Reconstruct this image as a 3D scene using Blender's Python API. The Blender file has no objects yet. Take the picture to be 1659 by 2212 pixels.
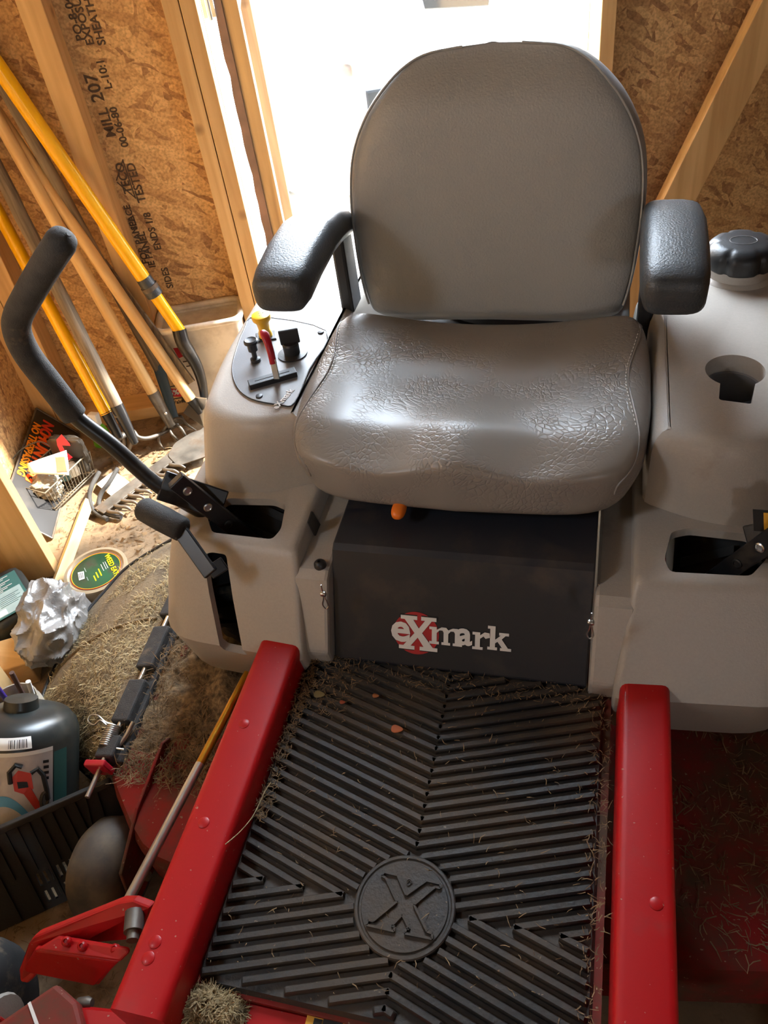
import bpy, bmesh, math, random
from mathutils import Vector as V, Matrix, noise as mnoise
rnd = random.Random(7)
sc = bpy.context.scene
COL = sc.collection
# ------------------------------------------------------------------ camera
# axes of the place (x across the mower, y along it, z up) seen from the photographer's eye, from the photo's vanishing points
FPX, CX, CY, EYE = 1745.576, 829.5, 1106.0, V((0, 0, 1.38))
AX = V((0.96773652, 0.06818082, -0.24256424)); AY = V((0.22238737, -0.68368688, 0.69506554)); AZ = V((-0.11844785, -0.72658353, -0.67679131))
cam_d = bpy.data.cameras.new('camera'); cam = bpy.data.objects.new('camera', cam_d); COL.objects.link(cam); sc.camera = cam
cam_d.sensor_fit = 'VERTICAL'; cam_d.sensor_height = 36.0; cam_d.lens = FPX / 2212 * 36.0; cam_d.clip_start = 0.02
cam.matrix_world = Matrix(((AX.x, -AX.y, -AX.z, EYE.x), (AY.x, -AY.y, -AY.z, EYE.y), (AZ.x, -AZ.y, -AZ.z, EYE.z), (0, 0, 0, 1)))
def ray(px, py):
    c = V((px - CX, py - CY, FPX)); return V((AX.dot(c), AY.dot(c), AZ.dot(c))).normalized()
def PZ(px, py, z): d = ray(px, py); return EYE + d * ((z - EYE.z) / d.z)          # pixel -> point at a known height
def PY(px, py, y): d = ray(px, py); return EYE + d * (y / d.y)                    # ... on a known cross plane
def PX(px, py, x): d = ray(px, py); return EYE + d * (x / d.x)
def PP(px, py, p0, n): d = ray(px, py); return EYE + d * ((p0 - EYE).dot(n) / d.dot(n))
# ------------------------------------------------------------------ daylight
world = bpy.data.worlds.new('sky'); sc.world = world; world.use_nodes = True
wn = world.node_tree.nodes; bg = wn['Background']
tc = wn.new('ShaderNodeTexCoord'); sx = wn.new('ShaderNodeSeparateXYZ'); rp = wn.new('ShaderNodeValToRGB')
rp.color_ramp.elements[0].color = (0.93, 0.96, 1.0, 1); rp.color_ramp.elements[1].color = (0.62, 0.80, 1.0, 1)
world.node_tree.links.new(tc.outputs['Generated'], sx.inputs[0]); world.node_tree.links.new(sx.outputs['Z'], rp.inputs[0])
world.node_tree.links.new(rp.outputs[0], bg.inputs[0]); bg.inputs[1].default_value = 40.0
sun_d = bpy.data.lights.new('sun', 'SUN'); sun = bpy.data.objects.new('sun', sun_d); COL.objects.link(sun)
sun_d.energy = 27.0; sun_d.angle = math.radians(3.0); sun_d.color = (1.0, 0.93, 0.82)
sun.rotation_euler = (Matrix.Rotation(math.radians(20), 3, 'Z') @ V((-2.5, -1.0, -2.75))).to_track_quat('-Z', 'Y').to_euler()
sc.view_settings.view_transform = 'Standard'; sc.view_settings.look = 'None'; sc.view_settings.gamma = 1.0
sc.view_settings.use_curve_mapping = False; sc.view_settings.exposure = 0.0
# room frame: corner of the back wall, room turned 20 degrees against the mower
TH = math.radians(20); C0 = V((-1.37, 1.734, 0))
RM = Matrix.Translation(C0) @ Matrix.Rotation(TH, 4, 'Z')          # local x along back wall, y outwards, z up
RN = V((-math.sin(TH), math.cos(TH), 0)); RU = V((math.cos(TH), math.sin(TH), 0))
def PW(px, py, off=0.0):                                            # pixel -> room-local point on the back wall
    p = PP(px, py, C0 + RN * off, RN); return RM.inverted() @ p
def PL(px, py, x):                                                  # pixel -> room-local point on a plane parallel to the left wall
    p = PP(px, py, C0 + RU * x, RU); return RM.inverted() @ p
for nm, (x, y, z, w, h, ry) in {'door_daylight': (0.955, 0.03, 1.05, 0.9, 2.05, 0), 'fill_window_daylight': (-0.245, -1.64, 1.35, 0.20, 0.30, math.pi / 2), 'front_fill_daylight': (0.95, -4.99, 1.60, 0.30, 0.30, math.pi)}.items():  # portals; the left and front ones serve unseen openings added for fill
    ld = bpy.data.lights.new(nm, 'AREA'); lo = bpy.data.objects.new(nm, ld); COL.objects.link(lo)
    ld.shape = 'RECTANGLE'; ld.size = w; ld.size_y = h; ld.cycles.is_portal = True
    lo.matrix_world = RM @ Matrix.Translation((x, y, z)) @ Matrix.Rotation(ry, 4, 'Z') @ Matrix.Rotation(-math.pi / 2, 4, 'X')
# ------------------------------------------------------------------ materials
MATS = {}
def S(c):  # sRGB 0-255 -> linear
    return tuple(((v / 255) / 12.92 if v / 255 <= 0.04045 else ((v / 255 + 0.055) / 1.055) ** 2.4) for v in c)
def mat(name, col, rough=0.5, metal=0.0, var=None, bump=None, dirt=None, spec=0.5, coat=0, trans=0, speck=None):
    """col linear rgb; var=(scale, amount[, stretch xyz]); bump=(scale, strength); dirt=(colour, scale, low, high)"""
    m = bpy.data.materials.new(name); m.use_nodes = True; nt = m.node_tree; N = nt.nodes; L = nt.links
    b = N['Principled BSDF']; b.inputs['Roughness'].default_value = rough; b.inputs['Metallic'].default_value = metal
    b.inputs['Specular IOR Level'].default_value = spec; b.inputs['Coat Weight'].default_value = coat
    b.inputs['Base Color'].default_value = (*col, 1); b.inputs['Transmission Weight'].default_value = trans
    tcn = N.new('ShaderNodeTexCoord'); src = None
    if var:
        mp = N.new('ShaderNodeMapping'); L.new(tcn.outputs['Object'], mp.inputs[0])
        if len(var) > 2: mp.inputs['Scale'].default_value = var[2]
        n = N.new('ShaderNodeTexNoise'); n.inputs['Scale'].default_value = var[0]; n.inputs['Detail'].default_value = 6
        L.new(mp.outputs[0], n.inputs[0]); r = N.new('ShaderNodeValToRGB'); a = var[1]
        r.color_ramp.elements[0].position = 0.3; r.color_ramp.elements[1].position = 0.7
        r.color_ramp.elements[0].color = (*[max(0, c * (1 - a)) for c in col], 1)
        r.color_ramp.elements[1].color = (*[min(1, c * (1 + a)) for c in col], 1)
        L.new(n.outputs[0], r.inputs[0]); src = r.outputs[0]
    if dirt:
        n = N.new('ShaderNodeTexNoise'); n.inputs['Scale'].default_value = dirt[1]; n.inputs['Detail'].default_value = 8; n.inputs['Roughness'].default_value = 0.65
        L.new(tcn.outputs['Object'], n.inputs[0]); r = N.new('ShaderNodeValToRGB')
        r.color_ramp.elements[0].position = dirt[2]; r.color_ramp.elements[1].position = dirt[3]; L.new(n.outputs[0], r.inputs[0])
        mx = N.new('ShaderNodeMix'); mx.data_type = 'RGBA'; L.new(r.outputs[0], mx.inputs[0])
        if src: L.new(src, mx.inputs[6])
        else: mx.inputs[6].default_value = (*col, 1)
        mx.inputs[7].default_value = (*dirt[0], 1); src = mx.outputs[2]
        rr = N.new('ShaderNodeMapRange'); L.new(r.outputs[0], rr.inputs[0]); rr.inputs[3].default_value = rough; rr.inputs[4].default_value = max(rough, 0.75)
        L.new(rr.outputs[0], b.inputs['Roughness'])
    if speck:                                                       # fine dried specks: (colour, scale, threshold)
        v = N.new('ShaderNodeTexNoise'); v.inputs['Scale'].default_value = speck[1]; v.inputs['Detail'].default_value = 2; L.new(tcn.outputs['Object'], v.inputs[0])
        gt = N.new('ShaderNodeMapRange'); gt.inputs[1].default_value = speck[2]; gt.inputs[2].default_value = speck[2] + .03; L.new(v.outputs[0], gt.inputs[0])
        mx = N.new('ShaderNodeMix'); mx.data_type = 'RGBA'; L.new(gt.outputs[0], mx.inputs[0])
        if src: L.new(src, mx.inputs[6])
        else: mx.inputs[6].default_value = (*col, 1)
        mx.inputs[7].default_value = (*speck[0], 1); src = mx.outputs[2]
    if src: L.new(src, b.inputs['Base Color'])
    if bump:
        n = N.new('ShaderNodeTexNoise'); n.inputs['Scale'].default_value = bump[0]; n.inputs['Detail'].default_value = 4
        L.new(tcn.outputs['Object'], n.inputs[0]); bp = N.new('ShaderNodeBump'); bp.inputs['Strength'].default_value = bump[1]; bp.inputs['Distance'].default_value = 0.004
        L.new(n.outputs[0], bp.inputs['Height']); L.new(bp.outputs[0], b.inputs['Normal'])
    MATS[name] = m; return m
def wood(name, c0, c1, scale=9.0, axis='z', rough=0.7):
    m = bpy.data.materials.new(name); m.use_nodes = True; nt = m.node_tree; N = nt.nodes; L = nt.links; b = N['Principled BSDF']
    t = N.new('ShaderNodeTexCoord'); mp = N.new('ShaderNodeMapping'); L.new(t.outputs['Object'], mp.inputs[0])
    mp.inputs['Scale'].default_value = {'z': (1, 1, 0.07), 'y': (1, 0.07, 1), 'x': (0.07, 1, 1)}[axis]
    n = N.new('ShaderNodeTexNoise'); n.inputs['Scale'].default_value = scale * 4; n.inputs['Detail'].default_value = 8; n.inputs['Distortion'].default_value = 0.6
    L.new(mp.outputs[0], n.inputs[0]); r = N.new('ShaderNodeValToRGB'); r.color_ramp.elements[0].position = 0.33; r.color_ramp.elements[1].position = 0.66
    r.color_ramp.elements[0].color = (*c0, 1); r.color_ramp.elements[1].color = (*c1, 1); L.new(n.outputs[0], r.inputs[0])
    kn = N.new('ShaderNodeTexVoronoi'); kn.inputs['Scale'].default_value = 5.0; L.new(t.outputs['Object'], kn.inputs[0])
    kr = N.new('ShaderNodeValToRGB'); kr.color_ramp.elements[0].position = 0.0; kr.color_ramp.elements[1].position = 0.09
    kr.color_ramp.elements[0].color = (0.35, 0.28, 0.22, 1); kr.color_ramp.elements[1].color = (1, 1, 1, 1); L.new(kn.outputs['Distance'], kr.inputs[0])
    mx = N.new('ShaderNodeMix'); mx.data_type = 'RGBA'; mx.blend_type = 'MULTIPLY'; mx.inputs[0].default_value = 1; L.new(r.outputs[0], mx.inputs[6]); L.new(kr.outputs[0], mx.inputs[7])
    L.new(mx.outputs[2], b.inputs['Base Color']); b.inputs['Roughness'].default_value = rough
    bp = N.new('ShaderNodeBump'); bp.inputs['Strength'].default_value = 0.25; bp.inputs['Distance'].default_value = 0.002; L.new(n.outputs[0], bp.inputs['Height']); L.new(bp.outputs[0], b.inputs['Normal'])
    MATS[name] = m; return m
def osb(name, tint=(1, 1, 1)):
    m = bpy.data.materials.new(name); m.use_nodes = True; nt = m.node_tree; N = nt.nodes; L = nt.links; b = N['Principled BSDF']
    t = N.new('ShaderNodeTexCoord'); cur = None; hh = None
    for i, (ang, s) in enumerate(((0.3, 1.0), (1.25, 1.15), (2.2, 0.9), (-0.5, 1.3))):
        mp = N.new('ShaderNodeVectorRotate'); mp.rotation_type = 'Y_AXIS'; mp.inputs['Angle'].default_value = ang; L.new(t.outputs['Object'], mp.inputs[0])
        mp1 = N.new('ShaderNodeVectorRotate'); mp1.rotation_type = 'X_AXIS'; mp1.inputs['Angle'].default_value = ang * 0.8; L.new(mp.outputs[0], mp1.inputs[0])
        nz = N.new('ShaderNodeTexNoise'); nz.inputs['Scale'].default_value = 9; L.new(mp1.outputs[0], nz.inputs[0])
        ad = N.new('ShaderNodeVectorMath'); ad.operation = 'MULTIPLY_ADD'; ad.inputs[1].default_value = (0.05, 0.05, 0.05); L.new(nz.outputs[1], ad.inputs[0]); L.new(mp1.outputs[0], ad.inputs[2])
        ms = N.new('ShaderNodeMapping'); ms.inputs['Scale'].default_value = (13 * s, 62 * s, 62 * s); L.new(ad.outputs[0], ms.inputs[0])
        v = N.new('ShaderNodeTexVoronoi'); v.inputs['Scale'].default_value = 1.0; L.new(ms.outputs[0], v.inputs[0])
        sp = N.new('ShaderNodeSeparateXYZ'); L.new(v.outputs['Color'], sp.inputs[0])
        r = N.new('ShaderNodeValToRGB'); e = r.color_ramp.elements
        e[0].color = (0.37 * tint[0], 0.19 * tint[1], 0.080 * tint[2], 1); e[1].color = (0.80 * tint[0], 0.52 * tint[1], 0.235 * tint[2], 1)
        k = r.color_ramp.elements.new(0.25); k.color = (0.60 * tint[0], 0.35 * tint[1], 0.145 * tint[2], 1)
        L.new(sp.outputs[0], r.inputs[0])
        if cur is None: cur = r.outputs[0]; hh = sp.outputs[1]
        else:
            gt = N.new('ShaderNodeMath'); gt.operation = 'GREATER_THAN'; gt.inputs[1].default_value = 0.55; L.new(sp.outputs[2], gt.inputs[0])
            mx = N.new('ShaderNodeMix'); mx.data_type = 'RGBA'; L.new(gt.outputs[0], mx.inputs[0]); L.new(cur, mx.inputs[6]); L.new(r.outputs[0], mx.inputs[7]); cur = mx.outputs[2]
            mh = N.new('ShaderNodeMix'); L.new(gt.outputs[0], mh.inputs[0]); L.new(hh, mh.inputs[2]); L.new(sp.outputs[1], mh.inputs[3]); hh = mh.outputs[0]
    n = N.new('ShaderNodeTexNoise'); n.inputs['Scale'].default_value = 160; n.inputs['Detail'].default_value = 3; L.new(t.outputs['Object'], n.inputs[0])
    r = N.new('ShaderNodeValToRGB'); r.color_ramp.elements[0].position = 0.3; r.color_ramp.elements[0].color = (0.62, 0.58, 0.52, 1); r.color_ramp.elements[1].position = 0.6; L.new(n.outputs[0], r.inputs[0])
    mx = N.new('ShaderNodeMix'); mx.data_type = 'RGBA'; mx.blend_type = 'MULTIPLY'; mx.inputs[0].default_value = 1; L.new(cur, mx.inputs[6]); L.new(r.outputs[0], mx.inputs[7])
    L.new(mx.outputs[2], b.inputs['Base Color']); b.inputs['Roughness'].default_value = 0.72
    bp = N.new('ShaderNodeBump'); bp.inputs['Strength'].default_value = 0.35; bp.inputs['Distance'].default_value = 0.002; L.new(hh, bp.inputs['Height']); L.new(bp.outputs[0], b.inputs['Normal'])
    MATS[name] = m; return m
osb('osb'); mat('roof_board', (.10, .062, .035), .85, var=(9, .4))
wood('pine', (0.58, 0.35, 0.14), (0.74, 0.49, 0.22), 9, 'z')
wood('pine_x', (0.58, 0.35, 0.14), (0.74, 0.49, 0.22), 9, 'x')
wood('pine_old', (0.20, 0.125, 0.06), (0.30, 0.20, 0.10), 9, 'z'); wood('handle_wood', (0.62, 0.38, 0.15), (0.80, 0.56, 0.27), 14, 'z', 0.45)
wood('grey_wood', (0.12, 0.092, 0.062), (0.30, 0.24, 0.17), 22, 'z', 0.8)
wood('stake_wood', (0.55, 0.36, 0.14), (0.78, 0.57, 0.27), 10, 'z')
DUST = (0.22, 0.165, 0.10)
mat('floor_dirt', (0.25, 0.172, 0.097), 0.9, var=(7, 0.35), bump=(38, 0.9), dirt=((0.10, 0.062, 0.033), 14, 0.52, 0.66))
mat('ground', (0.62, 0.58, 0.50), 0.9, var=(3, 0.1))
mat('car_paint', (0.85, 0.85, 0.85), 0.25, coat=0.5); mat('car_glass', (0.03, 0.035, 0.04), 0.08); mat('rubber', (0.02, 0.02, 0.02), 0.75, var=(30, 0.3), dirt=(DUST, 18, 0.55, 0.8))
mat('brown_paint', (0.085, 0.045, 0.035), 0.6, var=(20, 0.3)); mat('steel', (0.55, 0.54, 0.5), 0.32, 1.0, var=(40, 0.15))
mat('dull_steel', (0.16, 0.145, 0.125), 0.5, 0.7, var=(25, 0.35), dirt=((0.12, 0.08, 0.05), 12, 0.5, 0.7))
mat('bright_steel', (0.62, 0.64, 0.66), 0.28, 1.0)
mat('grey_plastic', S((168, 160, 150)), 0.42, var=(260, 0.035), bump=(420, 0.10), dirt=(S((120, 104, 84)), 7, 0.62, 0.95))
mat('panel_grey', S((118, 118, 120)), 0.32, bump=(500, 0.05)); mat('black_plastic', (0.018, 0.018, 0.019), 0.42, bump=(300, 0.08))
mat('arm_plastic', (0.042, 0.046, 0.049), 0.40, bump=(340, 0.25)); mat('foam', (0.035, 0.033, 0.031), 0.82, var=(60, 0.25), bump=(500, 0.35), dirt=(DUST, 22, 0.6, 0.85))
mat('black_metal', (0.012, 0.012, 0.013), 0.34, dirt=((0.09, 0.07, 0.05), 10, 0.6, 0.9)); mat('slate_metal', (0.018, 0.020, 0.026), 0.40, dirt=((0.10, 0.07, 0.045), 8, 0.55, 0.95))
mat('red_paint', S((172, 16, 20)), 0.40, coat=0.08, spec=.35, dirt=((0.20, 0.055, 0.04), 5, 0.56, 0.95), bump=(90, 0.05), speck=((.42, .20, .15), 150, .715))
mat('red_dusty', S((140, 26, 24)), 0.6, spec=.3, dirt=((0.085, 0.052, 0.030), 5, 0.40, 0.60), speck=((.30, .2, .13), 170, .70)); mat('red_plastic', S((170, 22, 40)), 0.35)
mat('yellow_plastic', S((244, 186, 32)), 0.35); mat('orange_plastic', S((235, 120, 30)), 0.4)
mat('yellow_fibre', S((248, 188, 12)), 0.28, dirt=(S((120, 96, 40)), 14, 0.62, 0.9)); mat('white_print', (0.75, 0.72, 0.68), 0.5); mat('badge_red', S((176, 40, 44)), 0.5)
mat('mat_rubber', (0.026, 0.024, 0.022), 0.48, bump=(220, 0.2), dirt=((0.080, 0.052, 0.028), 6.5, 0.42, 0.74), speck=((.20, .145, .085), 130, .72))
mat('straw_pale', (0.50, 0.40, 0.21), 0.7, var=(30, .4)); mat('grass_dry', (0.34, 0.25, 0.125), 0.8, var=(35, 0.55)); mat('grass_brown', (0.20, 0.125, 0.058), 0.85, var=(35, 0.5))
mat('chute_rubber', (0.070, 0.058, 0.044), 0.8, spec=.25, dirt=((0.20, .148, .088), 9, 0.32, 0.50), bump=(140, 0.6))
mat('gold_steel', S((190, 140, 40)), 0.35, 0.8, var=(18, 0.3)); mat('silver_rod', (0.60, 0.58, 0.52), 0.30, 0.9)
mat('tag_yellow', S((232, 170, 50)), 0.5); mat('ink', (0.012, 0.011, 0.010), 0.6); mat('stamp_ink', (0.09, 0.055, 0.03), 0.8)
# ------------------------------------------------------------------ mesh helpers
class G:
    def __init__(s): s.v = []; s.f = []
    def add(s, vs, fs):
        o = len(s.v); s.v += [tuple(v) for v in vs]; s.f += [tuple(i + o for i in f) for f in fs]; return s
    def box(s, x0, x1, y0, y1, z0, z1):
        return s.add([(x0, y0, z0), (x1, y0, z0), (x1, y1, z0), (x0, y1, z0), (x0, y0, z1), (x1, y0, z1), (x1, y1, z1), (x0, y1, z1)],
                     [(3, 2, 1, 0), (4, 5, 6, 7), (0, 1, 5, 4), (1, 2, 6, 5), (2, 3, 7, 6), (3, 0, 4, 7)])
    def obox(s, c, ax, ay, az):
        c, ax, ay, az = V(c), V(ax), V(ay), V(az)
        return s.add([c - ax - ay - az, c + ax - ay - az, c + ax + ay - az, c - ax + ay - az, c - ax - ay + az, c + ax - ay + az, c + ax + ay + az, c - ax + ay + az],
                     [(3, 2, 1, 0), (4, 5, 6, 7), (0, 1, 5, 4), (1, 2, 6, 5), (2, 3, 7, 6), (3, 0, 4, 7)])
    def bar(s, a, b, w, t, up=(0, 0, 1)):       # flat bar from a to b: width w across, thickness t along up
        a, b, up = V(a), V(b), V(up); d = (b - a).normalized(); sd = d.cross(up).normalized(); u = sd.cross(d).normalized()
        return s.obox((a + b) / 2, (b - a) / 2, sd * w / 2, u * t / 2)
    def loft(s, rings, cap0=True, cap1=True, closed=True):
        n = len(rings[0]); o = len(s.v)
        for r in rings: s.v += [tuple(p) for p in r]
        for i in range(len(rings) - 1):
            for j in range(n if closed else n - 1):
                k = (j + 1) % n; s.f.append((o + i * n + j, o + i * n + k, o + (i + 1) * n + k, o + (i + 1) * n + j))
        if cap0: s.f.append(tuple(o + j for j in reversed(range(n))))
        if cap1: s.f.append(tuple(o + (len(rings) - 1) * n + j for j in range(n)))
        return s
    def tube(s, path, r, n=12, caps=True, loop=False, flat=1.0):
        P = [V(p) for p in path]; m = len(P); R = r if isinstance(r, (list, tuple)) else [r] * m; rings = []; u = None
        for i in range(m):
            if loop: d = P[(i + 1) % m] - P[i - 1]
            else: d = P[min(i + 1, m - 1)] - P[max(i - 1, 0)]
            d.normalize()
            if u is None: u = d.orthogonal().normalized()
            else: u = (u - d * u.dot(d)).normalized()
            w = d.cross(u)
            rings.append([P[i] + u * math.cos(2 * math.pi * k / n) * R[i] + w * math.sin(2 * math.pi * k / n) * R[i] * flat for k in range(n)])
        if loop: rings.append(rings[0]); caps = False
        return s.loft(rings, caps, caps)
    def prism(s, poly, off):
        off = V(off); a = [V(p) for p in poly]; return s.loft([a, [p + off for p in a]])
    def lathe(s, prof, org=(0, 0, 0), axis=(0, 0, 1), n=32, caps=True):
        org, axis = V(org), V(axis).normalized(); u = axis.orthogonal().normalized(); w = axis.cross(u)
        return s.loft([[org + axis * z + (u * math.cos(2 * math.pi * k / n) + w * math.sin(2 * math.pi * k / n)) * r for k in range(n)] for r, z in prof], caps, caps)
    def superbox(s, c, h, e=5.0, n=14, fn=None):
        c = V(c); idx = {}; o = len(s.v)
        def vid(q):
            key = tuple(round(t, 5) for t in q)
            if key not in idx:
                r = (abs(q[0]) ** e + abs(q[1]) ** e + abs(q[2]) ** e) ** (1 / e); p = V((q[0] / r, q[1] / r, q[2] / r))
                if fn: p = V(fn(p))
                idx[key] = len(s.v); s.v.append((c.x + p.x * h[0], c.y + p.y * h[1], c.z + p.z * h[2]))
            return idx[key]
        for a in range(3):
            for sg in (-1, 1):
                for i in range(n):
                    for j in range(n):
                        q = []
                        for (ii, jj) in ((i, j), (i + 1, j), (i + 1, j + 1), (i, j + 1)):
                            t = [0, 0, 0]; t[a] = sg; t[(a + 1) % 3] = math.tan((2 * ii / n - 1) * math.pi / 4); t[(a + 2) % 3] = math.tan((2 * jj / n - 1) * math.pi / 4); q.append(vid(t))
                        s.f.append(tuple(q if sg > 0 else reversed(q)))
        return s
    def grid(s, fn, nu, nv):
        o = len(s.v)
        for i in range(nu + 1):
            for j in range(nv + 1): s.v.append(tuple(fn(i / nu, j / nv)))
        for i in range(nu):
            for j in range(nv):
                a = o + i * (nv + 1) + j; s.f.append((a, a + nv + 1, a + nv + 2, a + 1))
        return s
    def xf(s, m): s.v = [tuple(m @ V(v)) for v in s.v]; return s
    def mirror(s, xc): s.v = [(2 * xc - v[0], v[1], v[2]) for v in s.v]; s.f = [tuple(reversed(f)) for f in s.f]; return s
    def mesh(s, name):
        me = bpy.data.meshes.new(name); me.from_pydata(s.v, [], s.f); me.update(); return me
def inv(o): return o.matrix_world.inverted() if o else Matrix()
def link(name, data, parent=None, m=None, smooth=None, bevel=0, seg=2):
    o = bpy.data.objects.new(name, data); COL.objects.link(o)
    if m is not None and data is not None and len(data.materials) == 0: data.materials.append(MATS[m] if isinstance(m, str) else m)
    if parent is not None:
        o.parent = parent
        if parent.type == 'EMPTY' and parent.get('_base'): o.matrix_parent_inverse = Matrix.Translation(-V(parent['_base']))
    if smooth is not None:
        for p in data.polygons: p.use_smooth = True
        if smooth < 180: data.set_sharp_from_angle(angle=math.radians(smooth))
    if bevel:
        b = o.modifiers.new('bevel', 'BEVEL'); b.width = bevel; b.segments = seg; b.limit_method = 'ANGLE'; b.angle_limit = math.radians(35)
    return o
def ob(name, g, m, parent=None, smooth=None, bevel=0, seg=2, fix=True):
    me = g.mesh(name) if isinstance(g, G) else g
    if fix:
        bm = bmesh.new(); bm.from_mesh(me); bmesh.ops.recalc_face_normals(bm, faces=bm.faces); bm.to_mesh(me); bm.free()
    return link(name, me, parent, m, smooth, bevel, seg)
def tag(o, label=None, cat=None, group=None, kind=None):
    if label: o['label'] = label
    if cat: o['category'] = cat
    if group: o['group'] = group
    if kind: o['kind'] = kind
    return o
def thing(name, loc, label, cat, group=None):
    e = bpy.data.objects.new(name, None); COL.objects.link(e); e.location = loc; e.empty_display_size = 0.05; e['_base'] = tuple(loc); return tag(e, label, cat, group)
def structure(name, g, m, parent=None, room=True, **k):
    o = ob(name, g, m, parent, **k)
    if parent is None: o['kind'] = 'structure'
    if room and parent is None: o.matrix_world = RM
    return o
def boolean(g_mesh, cutters):
    a = bpy.data.objects.new('t', g_mesh); COL.objects.link(a); tmp = [a]
    for c in cutters:
        me = c.mesh('c'); bm = bmesh.new(); bm.from_mesh(me); bmesh.ops.recalc_face_normals(bm, faces=bm.faces); bm.to_mesh(me); bm.free()
        o = bpy.data.objects.new('c', me); COL.objects.link(o); tmp.append(o)
        md = a.modifiers.new('b', 'BOOLEAN'); md.operation = 'DIFFERENCE'; md.object = o; md.solver = 'EXACT'
    dg = bpy.context.evaluated_depsgraph_get(); dg.update()
    me = bpy.data.meshes.new_from_object(a.evaluated_get(dg), depsgraph=dg)
    for o in tmp: bpy.data.objects.remove(o)
    return me
def fixmesh(g):
    me = g.mesh('m'); bm = bmesh.new(); bm.from_mesh(me); bmesh.ops.recalc_face_normals(bm, faces=bm.faces); bm.to_mesh(me); bm.free(); return me
def text(body, size, mtx, m, parent, name='lettering', bold=0.0, extrude=0.0004, align='CENTER', sx=1.0):
    cu = bpy.data.curves.new('txt', 'FONT'); cu.body = body; cu.size = size; cu.align_x = align; cu.align_y = 'CENTER'; cu.offset = bold; cu.extrude = extrude; cu.resolution_u = 3
    t = bpy.data.objects.new('txt', cu); COL.objects.link(t); dg = bpy.context.evaluated_depsgraph_get(); dg.update()
    me = bpy.data.meshes.new_from_object(t.evaluated_get(dg), depsgraph=dg); bpy.data.objects.remove(t)
    me.materials.clear(); me.transform(mtx @ Matrix.Diagonal((sx, 1, 1, 1))); return link(name, me, parent, m)
def frame(o, x, y):                     # matrix whose x,y axes lie along given directions, at o
    x = V(x).normalized(); z = x.cross(V(y)).normalized(); y = z.cross(x)
    return Matrix(((x.x, y.x, z.x, o[0]), (x.y, y.y, z.y, o[1]), (x.z, y.z, z.z, o[2]), (0, 0, 0, 1)))
def crom(pts, n=8, loop=False):
    P = [V(p) for p in pts]; m = len(P); out = []
    for i in range(m if loop else m - 1):
        p0 = P[i - 1] if (loop or i > 0) else P[0] * 2 - P[1]; p1 = P[i]; p2 = P[(i + 1) % m]
        p3 = P[(i + 2) % m] if (loop or i + 2 < m) else P[m - 1] * 2 - P[m - 2]
        for k in range(n):
            t = k / n; out.append(0.5 * ((2 * p1) + (p2 - p0) * t + (2 * p0 - 5 * p1 + 4 * p2 - p3) * t * t + (3 * p1 - p0 - 3 * p2 + p3) * t ** 3))
    if not loop: out.append(P[-1])
    return out
def rpoly(pts, r=0.01, k=4):            # round the corners of a flat polygon (3-D points); r may be per-corner
    P = [V(p) for p in pts]; n = len(P); out = []
    for i in range(n):
        rr = r[i] if isinstance(r, (list, tuple)) else r
        a, b, c = P[i - 1], P[i], P[(i + 1) % n]; d0 = a - b; d1 = c - b; q = min(rr, d0.length * 0.48, d1.length * 0.48)
        s0 = b + d0.normalized() * q; s1 = b + d1.normalized() * q
        for t in range(k + 1):
            u = t / k; out.append(s0 * (1 - u) ** 2 + b * 2 * u * (1 - u) + s1 * u * u)
    return out
def inset(poly, d):                     # inset a convex-ish flat polygon in xy
    c = sum((V(p) for p in poly), V()) / len(poly); n = len(poly); out = []
    for i in range(n):
        a, b, e = V(poly[i - 1]), V(poly[i]), V(poly[(i + 1) % n]); t = (e - a); t.z = 0
        if t.length < 1e-9: out.append(b); continue
        t.normalize(); nn = V((-t.y, t.x, 0))
        if nn.dot(c - b) < 0: nn = -nn
        out.append(b + nn * d)
    return out
def blades(n, sample, lo, hi, w, seed=1, flat=0.35):
    R = random.Random(seed); g = G()
    for _ in range(n):
        s = sample(R)
        if s is None: continue
        p, nrm = V(s[0]), V(s[1]); t = nrm.orthogonal().normalized(); t = Matrix.Rotation(R.uniform(0, 6.283), 3, nrm) @ t
        t = (t + nrm * R.uniform(-0.1, flat)).normalized(); L = R.uniform(lo, hi); sd = t.cross(nrm).normalized() * w * R.uniform(0.6, 1.3) / 2; bnd = t.cross(sd).normalized() * L * R.uniform(-0.28, 0.28)
        a = p + nrm * 0.001; b = a + t * L * 0.5 + bnd + sd.normalized() * L * R.uniform(-0.15, 0.15); c = a + t * L
        g.add([a - sd, a + sd, b - sd, b + sd, c - sd * 0.4, c + sd * 0.4], [(0, 1, 3, 2), (2, 3, 5, 4)])
    return g
# ------------------------------------------------------------------ the shed
fl = structure('floor', G().box(-0.30, 4.25, -5.05, 0.13, -0.06, 0.0), 'floor_dirt')
gr = structure('ground', G().box(-12, 12, -14, 18, -0.30, -0.065), 'ground')
wb = structure('wall_back', G().box(-0.265, 0.495, 0.089, 0.101, 0, 2.35).box(1.41, 4.20, 0.089, 0.101, 0, 2.35).box(0.495, 1.41, 0.089, 0.101, 2.08, 2.35), 'osb')
def stud(x0, x1, y0, y1, z0, z1, parent, m='pine', bev=0.002): return ob('stud', G().box(x0, x1, y0, y1, z0, z1), m, parent, bevel=bev)
for a, b in ((-0.253, -0.205), (-0.203, -0.150), (0.118, 0.172), (0.4205, 0.4568), (0.459, 0.4945), (1.41, 1.446), (2.31, 2.348), (2.72, 2.758), (3.13, 3.168), (3.54, 3.578), (3.95, 3.988)):
    stud(a, b, 0.0, 0.0885, 0.0385, 2.27, wb)
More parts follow.
